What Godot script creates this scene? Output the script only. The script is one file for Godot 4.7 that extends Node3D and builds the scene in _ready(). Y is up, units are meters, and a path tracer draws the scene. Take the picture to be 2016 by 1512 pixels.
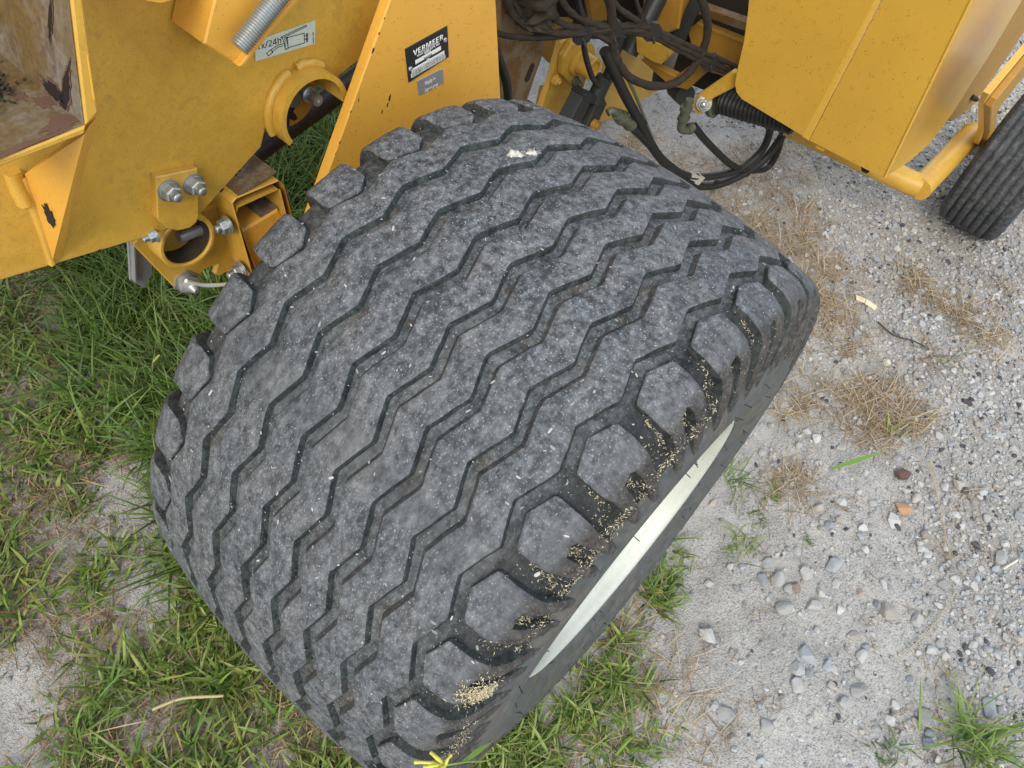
extends Node3D

const PITCH := TAU / 32.0
const AXLE := 0.4875
const CROWN := 0.3553
const DEPTH := 0.0084
var M := {}
var rng := RandomNumberGenerator.new()
var ps: Array[float] = []
var po: Array[float] = []
var pr: Array[float] = []
var lut := PackedByteArray()
var baler: Node3D

# ---------------------------------------------------------------- helpers
func S() -> SurfaceTool:
	var st := SurfaceTool.new()
	st.begin(Mesh.PRIMITIVE_TRIANGLES)
	return st

func obj(called: String, st: SurfaceTool, m: Material, parent: Node = self) -> MeshInstance3D:
	st.generate_normals()
	var o := MeshInstance3D.new()
	o.name = called
	o.mesh = st.commit()
	o.mesh.surface_set_material(0, m)
	parent.add_child(o, true)
	return o

func add_surface(o: MeshInstance3D, st: SurfaceTool, m: Material) -> void:
	st.generate_normals()
	o.mesh = st.commit(o.mesh)
	o.mesh.surface_set_material(o.mesh.get_surface_count() - 1, m)

func tag(o: Node, label: String, category := "", group := "", kind := "") -> void:
	if label: o.set_meta("label", label)
	if category: o.set_meta("category", category)
	if group: o.set_meta("group", group)
	if kind: o.set_meta("kind", kind)

func hold(called: String, parent: Node = self) -> Node3D:
	var n := Node3D.new()
	n.name = called
	parent.add_child(n, true)
	return n

func tri(st: SurfaceTool, a: Vector3, b: Vector3, c: Vector3) -> void:
	st.add_vertex(a)
	st.add_vertex(b)
	st.add_vertex(c)

func quad(st: SurfaceTool, a: Vector3, b: Vector3, c: Vector3, d: Vector3) -> void:
	tri(st, a, b, c)
	tri(st, a, c, d)

func basis2(n: Vector3) -> Array:
	var u := n.cross(Vector3.UP if absf(n.y) < 0.9 else Vector3.RIGHT).normalized()
	return [u, n.cross(u).normalized()]

# a plate: outline of its front face, the way and thickness it goes back, and the bevel of its front edge
func plate(st: SurfaceTool, pts: Array, ext: Vector3, bev := 0.0015) -> void:
	var n := ext.normalized()
	var b := basis2(n)
	var o: Vector3 = pts[0]
	var p2 := PackedVector2Array()
	for p in pts:
		p2.append(Vector2((p - o).dot(b[0]), (p - o).dot(b[1])))
	var area := 0.0
	for i in p2.size():
		area += p2[i].cross(p2[(i + 1) % p2.size()])
	if area > 0.0:
		p2.reverse()
	var k := p2.size()
	var inn := PackedVector2Array()
	for i in k:
		var e0 := (p2[i] - p2[(i - 1 + k) % k]).normalized()
		var e1 := (p2[(i + 1) % k] - p2[i]).normalized()
		var n0 := Vector2(e0.y, -e0.x)
		var n1 := Vector2(e1.y, -e1.x)
		var mm := (n0 + n1)
		mm = mm / maxf(mm.length_squared() * 0.5, 0.5)
		inn.append(p2[i] + mm * bev)
	var at := func(q: Vector2, d: float) -> Vector3: return o + b[0] * q.x + b[1] * q.y + n * d
	st.set_smooth_group(-1)
	var t := Geometry2D.triangulate_polygon(inn)
	for i in range(0, t.size(), 3):
		tri(st, at.call(inn[t[i]], 0.0), at.call(inn[t[i + 1]], 0.0), at.call(inn[t[i + 2]], 0.0))
	var tb := Geometry2D.triangulate_polygon(p2)
	for i in range(0, tb.size(), 3):
		tri(st, at.call(p2[tb[i]], ext.length()), at.call(p2[tb[i + 2]], ext.length()), at.call(p2[tb[i + 1]], ext.length()))
	for i in k:
		var j := (i + 1) % k
		if bev > 0.0:
			quad(st, at.call(inn[i], 0.0), at.call(inn[j], 0.0), at.call(p2[j], bev), at.call(p2[i], bev))
		quad(st, at.call(p2[i], bev), at.call(p2[j], bev), at.call(p2[j], ext.length()), at.call(p2[i], ext.length()))

func smooth_path(pts: Array, step := 6) -> Array:
	var out := []
	for i in pts.size() - 1:
		var a: Vector3 = pts[maxi(i - 1, 0)]
		var b: Vector3 = pts[i]
		var c: Vector3 = pts[i + 1]
		var d: Vector3 = pts[mini(i + 2, pts.size() - 1)]
		for k in step:
			out.append(b.cubic_interpolate(c, a, d, float(k) / step))
	out.append(pts[-1])
	return out

# a round bar or hose along a path; rough makes it lumpy with dirt
func tube(st: SurfaceTool, path: Array, r: float, sides := 12, rough := 0.0, cap := true, seed_ := 0) -> void:
	var up := Vector3(0.31, 0.87, 0.37).normalized()
	var rings := []
	var nz := FastNoiseLite.new()
	nz.seed = seed_
	nz.frequency = 90.0
	for i in path.size():
		var d: Vector3 = (path[mini(i + 1, path.size() - 1)] - path[maxi(i - 1, 0)]).normalized()
		up = (up - d * up.dot(d)).normalized()
		var side := d.cross(up)
		var ring := []
		for k in sides:
			var a := TAU * k / sides
			var q: Vector3 = path[i] + (side * cos(a) + up * sin(a)) * r
			if rough > 0.0:
				q += (side * cos(a) + up * sin(a)) * rough * nz.get_noise_3dv(q)
			ring.append(q)
		rings.append(ring)
	st.set_smooth_group(0)
	for i in rings.size() - 1:
		for k in sides:
			var l := (k + 1) % sides
			quad(st, rings[i][k], rings[i + 1][k], rings[i + 1][l], rings[i][l])
	if cap:
		st.set_smooth_group(-1)
		for e in [0, rings.size() - 1]:
			for k in sides:
				tri(st, path[e], rings[e][k], rings[e][(k + 1) % sides])

# a turned shape: [distance along the axis, radius] from the base point
func lathe(st: SurfaceTool, base: Vector3, dir: Vector3, prof: Array, n := 24, flat := true) -> void:
	var b := basis2(dir.normalized())
	var d := dir.normalized()
	for i in prof.size() - 1:
		st.set_smooth_group(i + 1 if flat else 0)
		for k in n:
			var a0 := TAU * k / n
			var a1 := TAU * (k + 1) / n
			var c0: Vector3 = b[0] * cos(a0) + b[1] * sin(a0)
			var c1: Vector3 = b[0] * cos(a1) + b[1] * sin(a1)
			var p: Vector3 = base + d * prof[i][0]
			var q: Vector3 = base + d * prof[i + 1][0]
			if prof[i][1] > 0.0:
				tri(st, p + c0 * prof[i][1], q + c1 * prof[i + 1][1], p + c1 * prof[i][1])
			if prof[i + 1][1] > 0.0:
				tri(st, p + c0 * prof[i][1], q + c0 * prof[i + 1][1], q + c1 * prof[i + 1][1])

# washer, hexagon nut and the threaded end of a bolt, standing on a face
func bolt(called: String, at: Vector3, dir: Vector3, r: float, parent: Node, stud := 1.0, m: Material = null) -> MeshInstance3D:
	var st := S()
	lathe(st, at, dir, [[0.0, r * 1.32], [r * 0.22, r * 1.32], [r * 0.24, r * 1.26], [r * 0.24, 0.0]], 24)
	lathe(st, at, dir, [[r * 0.25, r * 1.15], [r * 0.42, r * 1.1], [r * 0.42, 0.0]], 24)
	var b := basis2(dir.normalized())
	var d := dir.normalized()
	st.set_smooth_group(-1)
	var h0 := r * 0.43
	var h1 := r * 1.15
	for k in 6:
		var a0 := TAU * k / 6 + 0.3
		var a1 := TAU * (k + 1) / 6 + 0.3
		var c0: Vector3 = b[0] * cos(a0) + b[1] * sin(a0)
		var c1: Vector3 = b[0] * cos(a1) + b[1] * sin(a1)
		quad(st, at + d * h0 + c0 * r, at + d * h0 + c1 * r, at + d * h1 + c1 * r, at + d * h1 + c0 * r)
		quad(st, at + d * h1 + c0 * r, at + d * h1 + c1 * r, at + d * (h1 + r * 0.13) + c1 * r * 0.82, at + d * (h1 + r * 0.13) + c0 * r * 0.82)
		tri(st, at + d * (h1 + r * 0.13) + c0 * r * 0.82, at + d * (h1 + r * 0.13) + c1 * r * 0.82, at + d * (h1 + r * 0.13))
	if stud > 0.0:
		var prof := []
		var y := h1
		while y < h1 + r * stud:
			prof.append([y, r * 0.56])
			prof.append([y + r * 0.06, r * 0.49])
			y += r * 0.12
		prof.append([y, r * 0.46])
		prof.append([y, 0.0])
		lathe(st, at, dir, prof, 16, false)
	return obj(called, st, m if m else M.zinc, parent)

func lettering(st: SurfaceTool, text: String, at: Vector3, right: Vector3, up: Vector3, h: float, fit := 0.0, bold := true) -> void:
	var f := SystemFont.new()
	f.font_names = PackedStringArray(["Droid Sans"])
	if bold: f.font_weight = 700
	var t := TextMesh.new()
	t.font = f
	t.text = text
	t.font_size = 64
	t.pixel_size = 0.01
	t.depth = 0.002
	t.curve_step = 2.0
	t.horizontal_alignment = HORIZONTAL_ALIGNMENT_CENTER
	var box := t.get_aabb()
	var k := h / 0.46
	var kx := k
	if fit > 0.0 and box.size.x > 0.0: kx = fit / box.size.x
	var nrm := right.cross(up).normalized()
	st.append_from(t, 0, Transform3D(Basis(right * kx, up * k, nrm * 0.1), at))

# a flat stroke of print between two points of a face
func stroke(st: SurfaceTool, a: Vector3, b: Vector3, n: Vector3, w: float) -> void:
	var s := (b - a).normalized().cross(n).normalized() * w * 0.5
	var e := (b - a).normalized() * w * 0.5
	st.set_smooth_group(-1)
	quad(st, a - e - s, b + e - s, b + e + s, a - e + s)

func noise(seed_: int, freq: float, oct := 3, kind := FastNoiseLite.TYPE_SIMPLEX_SMOOTH) -> FastNoiseLite:
	var n := FastNoiseLite.new()
	n.seed = seed_
	n.frequency = freq
	n.noise_type = kind
	n.fractal_octaves = oct
	if oct <= 1: n.fractal_type = FastNoiseLite.FRACTAL_NONE
	return n

func bytes_of(seed_: int, freq: float, oct: int, size: int) -> PackedByteArray:
	return noise(seed_, freq, oct).get_seamless_image(size, size, false, false, 0.12).get_data()

# a texture mixed from tiling noises; f gets five grey values 0..1 and returns a linear colour
func texture(size: int, freqs: Array, seed_: int, f: Callable) -> Array:
	var layers := []
	for i in freqs.size():
		layers.append(bytes_of(seed_ + i * 7, freqs[i][0], freqs[i][1], size))
	var out := PackedByteArray()
	out.resize(size * size * 3)
	var grey := PackedByteArray()
	grey.resize(size * size)
	var l0: PackedByteArray = layers[0]
	var l1: PackedByteArray = layers[1]
	var l2: PackedByteArray = layers[2]
	var l3: PackedByteArray = layers[3]
	var l4: PackedByteArray = layers[4]
	for i in size * size:
		var c: Color = f.call(l0[i] / 255.0, l1[i] / 255.0, l2[i] / 255.0, l3[i] / 255.0, l4[i] / 255.0)
		out[i * 3] = lut[clampi(int(c.r * 2047.0), 0, 2047)]
		out[i * 3 + 1] = lut[clampi(int(c.g * 2047.0), 0, 2047)]
		out[i * 3 + 2] = lut[clampi(int(c.b * 2047.0), 0, 2047)]
		grey[i] = clampi(int(c.a * 255.0), 0, 255)
	return [ImageTexture.create_from_image(Image.create_from_data(size, size, false, Image.FORMAT_RGB8, out)), ImageTexture.create_from_image(Image.create_from_data(size, size, false, Image.FORMAT_L8, grey))]

func mat(col: Color, rough: float, tex: Array = [], scale := 1.0, bump := 0.0, metal := 0.0) -> StandardMaterial3D:
	var m := StandardMaterial3D.new()
	m.albedo_color = col.linear_to_srgb()
	m.roughness = rough
	m.metallic = metal
	if tex.size():
		m.albedo_texture = tex[0]
		m.uv1_triplanar = true
		m.uv1_world_triplanar = true
		m.uv1_scale = Vector3.ONE * scale
		if bump > 0.0:
			m.heightmap_enabled = true
			m.heightmap_texture = tex[1]
			m.heightmap_scale = bump
	return m

func st01(a: float, b: float, x: float) -> float:
	return smoothstep(a, b, x)

func make_materials() -> void:
	lut.resize(2048)
	for i in 2048:
		lut[i] = int(roundf(Color(i / 2047.0, 0, 0).linear_to_srgb().r * 255.0))
	# worn, dusty tyre rubber: mottled greys, pale scuffs, mineral specks
	var rub := texture(1024, [[0.007, 3], [0.022, 3], [0.055, 3], [0.15, 2], [0.3, 1]], 11, func(a, b, c, d, e):
		var l: float = 0.1 + 0.06 * (a - 0.5) + 0.12 * (b - 0.5) + 0.17 * (c - 0.5) + 0.07 * (d - 0.5)
		l = maxf(l, 0.035)
		var chalk: float = st01(0.6, 0.7, c) * st01(0.5, 0.62, b)
		l = lerpf(l, 0.24, chalk * 0.45 * st01(0.3, 0.6, d))
		var fleck: float = st01(0.74, 0.84, e) * st01(0.54, 0.7, d)
		l = lerpf(l, 0.6, fleck * 0.85)
		var warm: float = (a - 0.5) * 0.12 - 0.012
		return Color(l * (0.955 + warm), l, l * (1.06 - warm), 0.5 + 0.9 * (c - 0.5) + 0.6 * (d - 0.5) + 0.2 * fleck))
	M.rubber = mat(Color(1, 1, 1), 0.74, rub, 1.6, 0.07)
	M.rubber.vertex_color_use_as_albedo = true
	M.rubber.metallic_specular = 0.4
	# groove floors and walls: less scuffed rubber with soil in it
	var flo := texture(512, [[0.01, 3], [0.03, 3], [0.09, 2], [0.2, 2], [0.35, 1]], 31, func(a, b, c, d, e):
		var l: float = maxf(0.098 + 0.07 * (b - 0.5) + 0.05 * (c - 0.5) + 0.04 * (d - 0.5), 0.012)
		var mud: float = st01(0.56, 0.78, a + 0.35 * (c - 0.5))
		return Color(l * (0.96 + 0.3 * mud), l * (1.0 + 0.12 * mud), l * (1.03 - 0.1 * mud), 0.5 + 0.8 * (c - 0.5) + 0.6 * (d - 0.5)))
	M.floor_rubber = mat(Color(1, 1, 1), 0.85, flo, 2.6, 0.1)
	M.floor_rubber.vertex_color_use_as_albedo = true
	M.side_rubber = mat(Color(0.8, 0.84, 0.82), 0.55, flo, 1.6, 0.02)
	M.side_rubber.vertex_color_use_as_albedo = true
	# weathered machine paint, near white so that each paint colour can use it
	var pa := texture(1024, [[0.004, 3], [0.015, 3], [0.06, 2], [0.14, 2], [0.33, 1]], 51, func(a, b, c, d, e):
		var l: float = 0.9 + 0.20 * (a - 0.5) + 0.16 * (b - 0.5) + 0.10 * (d - 0.5)
		var grime: float = st01(0.56, 0.8, b + 0.3 * (d - 0.5)) * 0.5 * st01(0.35, 0.7, a)
		var dot: float = st01(0.74, 0.82, e) * st01(0.5, 0.72, c)
		l *= 1.0 - 0.55 * dot
		return Color(l * (1.0 - 0.4 * grime), l * (1.0 - 0.35 * grime), l * (1.0 - 0.1 * grime) + 0.05 * grime, 0.5 + 0.4 * (d - 0.5) - 0.2 * dot))
	var pb := texture(512, [[0.004, 3], [0.012, 2], [0.05, 2], [0.13, 2], [0.3, 1]], 151, func(a, b, c, d, e):
		var l: float = 0.93 + 0.10 * (a - 0.5) + 0.05 * (b - 0.5)
		var dot: float = st01(0.78, 0.85, e) * st01(0.58, 0.75, c)
		l *= 1.0 - 0.6 * dot
		return Color(l, l * (1.0 - 0.03 * (b - 0.5)), l, 0.5))
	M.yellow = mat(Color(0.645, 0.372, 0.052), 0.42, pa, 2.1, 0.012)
	M.yellow.clearcoat_enabled = true
	M.yellow.clearcoat = 0.25
	M.yellow.clearcoat_roughness = 0.35
	M.amber = mat(Color(0.72, 0.375, 0.055), 0.4, pb, 2.2, 0.0)
	M.shield = mat(Color(0.645, 0.372, 0.05), 0.36, pb, 1.7, 0.0)
	M.shield.clearcoat_enabled = true
	M.shield.clearcoat = 0.5
	M.shield.clearcoat_roughness = 0.2
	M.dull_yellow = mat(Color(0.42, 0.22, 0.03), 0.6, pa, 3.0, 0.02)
	# grimy worn paint: dust, bare primer, rust
	var gr := texture(1024, [[0.005, 4], [0.014, 4], [0.05, 3], [0.13, 2], [0.3, 1]], 71, func(a, b, c, d, e):
		var w: float = st01(0.3, 0.7, a + 0.2 * (c - 0.5))
		var col := Color(0.19, 0.12, 0.04).lerp(Color(0.27, 0.24, 0.2), w)
		col = col.lerp(Color(0.34, 0.3, 0.26), st01(0.5, 0.85, b) * 0.5)
		col = col.lerp(Color(0.07, 0.025, 0.018), st01(0.7, 0.82, b + 0.4 * (c - 0.5)) * 0.6)
		var k: float = 0.8 + 0.5 * (d - 0.5) + 0.3 * (c - 0.5)
		return Color(col.r * k, col.g * k, col.b * k, 0.5 + 0.6 * (c - 0.5) + 0.4 * (d - 0.5)))
	M.grime = mat(Color(0.85, 0.85, 0.85), 0.55, gr, 1.1, 0.04)
	M.dark_grime = mat(Color(0.16, 0.14, 0.11), 0.75, gr, 3.0, 0.08)
	M.rust = mat(Color(0.045, 0.018, 0.014), 0.8, gr, 6.0, 0.1)
	M.rust_edge = mat(Color(0.12, 0.062, 0.04), 0.8, gr, 5.0, 0.05)
	M.rust_edge.albedo_texture = null
	M.brown_frame = mat(Color(0.75, 0.58, 0.4), 0.6, gr, 3.0, 0.05)
	# bare soil and gravel dust
	var so := texture(1024, [[0.006, 4], [0.03, 3], [0.09, 3], [0.2, 2], [0.36, 1]], 91, func(a, b, c, d, e):
		var l: float = 0.365 + 0.12 * (a - 0.5) + 0.15 * (b - 0.5) + 0.17 * (c - 0.5) + 0.1 * (d - 0.5)
		var grit: float = st01(0.7, 0.84, e) * st01(0.45, 0.6, d)
		l = lerpf(l, 0.5, grit * 0.6)
		var pit: float = st01(0.33, 0.2, c)
		l *= 1.0 - 0.35 * pit
		return Color(l * 1.025, l * 0.985, l * 0.935, 0.5 + 0.8 * (c - 0.5) + 0.7 * (d - 0.5) + 0.3 * grit))
	M.soil = mat(Color(1, 1, 1), 0.95, so, 1.45, 0.32)
	M.soil.vertex_color_use_as_albedo = true
	M.soil.metallic_specular = 0.2
	M.stone = mat(Color(1, 1, 1), 0.85, pa, 9.0, 0.05)
	M.stone.vertex_color_use_as_albedo = true
	M.blade = mat(Color(1, 1, 1), 0.55)
	M.blade.vertex_color_use_as_albedo = true
	M.blade.cull_mode = BaseMaterial3D.CULL_DISABLED
	M.blade.backlight_enabled = true
	M.blade.backlight = Color(0.35, 0.4, 0.2)
	M.straw = mat(Color(1, 1, 1), 0.8)
	M.straw.vertex_color_use_as_albedo = true
	M.straw.cull_mode = BaseMaterial3D.CULL_DISABLED
	M.zinc = mat(Color(0.5, 0.52, 0.5), 0.38, pa, 8.0, 0.02, 0.75)
	M.steel = mat(Color(0.42, 0.42, 0.42), 0.42, pa, 6.0, 0.02, 0.6)
	M.black = mat(Color(0.018, 0.018, 0.019), 0.5)
	M.hose = mat(Color(0.013, 0.013, 0.012), 0.5, pa, 6.0, 0.05)
	M.old_hose = mat(Color(0.14, 0.125, 0.105), 0.8, gr, 9.0, 0.2)
	M.dark_grey = mat(Color(0.032, 0.036, 0.036), 0.5, pa, 4.0, 0.02)
	M.olive = mat(Color(0.12, 0.13, 0.09), 0.45, pa, 6.0, 0.02, 0.3)
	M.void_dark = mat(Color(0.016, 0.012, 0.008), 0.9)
	M.rim_paint = mat(Color(0.62, 0.64, 0.57), 0.5, pa, 3.0, 0.0, 0.2)
	M.sticker = mat(Color(0.62, 0.68, 0.56), 0.4, pa, 9.0)
	M.print_black = mat(Color(0.015, 0.015, 0.015), 0.5)
	M.print_white = mat(Color(0.75, 0.75, 0.72), 0.5)
	M.alloy = mat(Color(0.45, 0.45, 0.45), 0.35, pa, 9.0, 0.0, 0.5)
	M.ply = mat(Color(0.02, 0.02, 0.02), 0.6)
	M.crumb = mat(Color(1, 1, 1), 0.85)
	M.crumb.vertex_color_use_as_albedo = true
	M.fluff = mat(Color(0.55, 0.53, 0.48), 0.9, gr, 12.0)
	M.fluff.albedo_texture = null

# ---------------------------------------------------------------- tyre
func make_profile() -> void:
	var outer := [[0.265, 0.4751], [0.279, 0.4683], [0.288, 0.4595], [0.2935, 0.449], [0.2975, 0.435], [0.3005, 0.42], [0.3035, 0.4], [0.3058, 0.38], [0.307, 0.36], [0.3072, 0.338], [0.305, 0.312], [0.3, 0.284], [0.293, 0.262], [0.286, 0.25]]
	var rows := []
	for k in range(outer.size() - 1, -1, -1):
		var r: float = outer[k][1] + 0.0095 * maxf(0.0, 1.0 - (0.4751 - outer[k][1]) / 0.2)
		rows.append([-(outer[k][0] - 0.0534), r])
	var o := -0.2
	while o < 0.252:
		rows.append([o, 0.5 - CROWN * o * o])
		o += 0.01
	rows.append_array(outer)
	var s := 0.0
	var zero := 0.0
	for k in rows.size():
		if k > 0:
			s += Vector2(rows[k][0] - rows[k - 1][0], rows[k][1] - rows[k - 1][1]).length()
		if absf(rows[k][0]) < 0.004: zero = s
		ps.append(s)
		po.append(rows[k][0])
		pr.append(rows[k][1])
	for k in ps.size(): ps[k] -= zero

func prof(s: float) -> Vector2:
	var i := clampi(ps.bsearch(s) - 1, 0, ps.size() - 2)
	var t := clampf((s - ps[i]) / (ps[i + 1] - ps[i]), -1.0, 2.0)
	var a := maxi(i - 1, 0)
	var b := mini(i + 2, ps.size() - 1)
	return Vector2(
		cubic_interpolate_in_time(po[i], po[i + 1], po[a], po[b], t, ps[i + 1] - ps[i], ps[a] - ps[i], ps[b] - ps[i]),
		cubic_interpolate_in_time(pr[i], pr[i + 1], pr[a], pr[b], t, ps[i + 1] - ps[i], ps[a] - ps[i], ps[b] - ps[i]))

# a point of the tyre: s metres along its cross-section from the crown, ph tread pitches forward of the top, h metres off its surface
func tp(s: float, ph: float, h: float) -> Vector3:
	var p := prof(s)
	var d := (prof(s + 0.002) - prof(s - 0.002)).normalized()
	p += Vector2(-d.y, d.x) * h
	var a := ph * PITCH
	var q := Vector3(-p.x, AXLE + p.y * cos(a), p.y * sin(a))
	var bulge := st01(-0.2, -0.5, q.y - AXLE) * 0.014 * st01(0.2, 0.3, absf(s))
	q.x += -bulge if s > 0.0 else bulge
	q.y = maxf(q.y, 0.003)
	return q

func base_h(s: float) -> float:
	if s > 0.0: return -(DEPTH + 0.0015 + 0.0042 * st01(0.225, 0.275, s)) * (1.0 - st01(0.335, 0.405, s))
	return -(DEPTH + 0.0015 + 0.006 * st01(0.17, 0.21, -s)) * (1.0 - st01(0.275, 0.35, -s))

# piecewise line through the corners of a zigzag, repeated every pitch
func zig(ph: float, c: Array) -> float:
	var f: float = fposmod(ph - c[0][0], 1.0) + c[0][0]
	for i in c.size():
		var a: Array = c[i]
		var b: Array = c[i + 1] if i + 1 < c.size() else [c[0][0] + 1.0, c[0][1]]
		if f <= b[0]:
			return lerpf(a[1], b[1], (f - a[0]) / (b[0] - a[0]))
	return c[0][1]

func zig_soft(ph: float, c: Array) -> float:
	return (zig(ph - 0.022, c) + zig(ph + 0.022, c) + 2.0 * zig(ph, c)) * 0.25

func strip(st: SurfaceTool, a: Array, b: Array, groups: Array, cols: Array) -> void:
	for i in a.size() - 1:
		st.set_smooth_group(groups[i])
		var ca: Color = cols[i]
		var cb: Color = cols[i + 1]
		if groups[i] > 0: cb = cols[i] if groups[i] == 1 else cols[i + 1]
		if groups[i] > 0: ca = cb
		for v in [[a[i], ca], [b[i], ca], [b[i + 1], cb], [a[i], ca], [b[i + 1], cb], [a[i + 1], cb]]:
			st.set_color(v[1])
			st.add_vertex(v[0])

func tyre_tread(wheel: Node3D) -> void:
	var wob := noise(5, 22.0, 2)
	var wob2 := noise(6, 70.0, 2)
	# near edges: where each rib ends towards the outside; [phase, s] of its corners
	var lines := [[-0.1162, 0.255], [-0.0548, 0.236], [0.0035, 0.233], [0.0587, 0.204], [0.1131, 0.212], [0.1698, 0.222], [0.2298, 0.226]]
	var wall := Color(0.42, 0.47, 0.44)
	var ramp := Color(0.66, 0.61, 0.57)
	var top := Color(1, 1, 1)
	var phs := [0.0, 0.06, 0.12, 0.165, 0.185, 0.2, 0.215, 0.23, 0.245, 0.26, 0.3, 0.37, 0.44, 0.51, 0.58, 0.635, 0.655, 0.675, 0.69, 0.705, 0.72, 0.74, 0.8, 0.87, 0.94]
	for j in 7:
		var st := S()
		var L: Array = lines[j]
		var near := [[L[1], L[0]], [L[1] + 0.475, L[0] - 0.017]]
		var far: Array
		if j == 0:
			far = [[-0.04, -0.1757], [0.405, -0.159]]
		else:
			var K: Array = lines[j - 1]
			var w := 0.0157 + 0.0035 * j / 6.0
			far = [[K[1] - 0.027, K[0] + w], [K[1] + 0.455, K[0] - 0.017 + w + 0.0012]]
		var prev := []
		for k in 32:
			for f in phs:
				prev.append(float(k) + f)
		prev.append(32.0)
		var last := []
		for ph in prev:
			var fp := fmod(ph, 32.0)
			var a := zig_soft(fp, far)
			var b := zig_soft(fp, near)
			var cx := Vector3(cos(fp * PITCH), sin(fp * PITCH), j * 0.35)
			a += 0.0011 * wob.get_noise_3dv(cx * 0.5)
			b += 0.0011 * wob.get_noise_3dv(cx * 0.5 + Vector3(0, 0, 9))
			var row := [tp(a - 0.0062, fp, -DEPTH - 0.0016), tp(a - 0.0004, fp, -0.0014)]
			for q in 7:
				var u := q / 6.0
				var s := lerpf(a + 0.0013, b - 0.0013, u)
				row.append(tp(s, fp, 0.0006 * wob2.get_noise_3d(cx.x * 0.5, cx.y * 0.5, s) - (0.0002 if q == 0 or q == 6 else 0.0)))
			row.append(tp(b, fp, -0.0012))
			row.append(tp(b + 0.0022, fp, -DEPTH - 0.002))
			if last.size():
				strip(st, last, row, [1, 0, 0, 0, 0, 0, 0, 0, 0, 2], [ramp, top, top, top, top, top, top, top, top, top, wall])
			last = row
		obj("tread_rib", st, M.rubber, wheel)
	# shoulder blocks: outside with two feet, inside plain
	for k in 32:
		lug(wheel, float(k), 1.0)
	for k in 32:
		lug(wheel, float(k), -1.0)

func pw(x: float, c: Array) -> float:
	if x <= c[0][0]: return c[0][1]
	for i in c.size() - 1:
		if x <= c[i + 1][0]:
			return lerpf(c[i][1], c[i + 1][1], (x - c[i][0]) / (c[i + 1][0] - c[i][0]))
	return c[-1][1]

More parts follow.
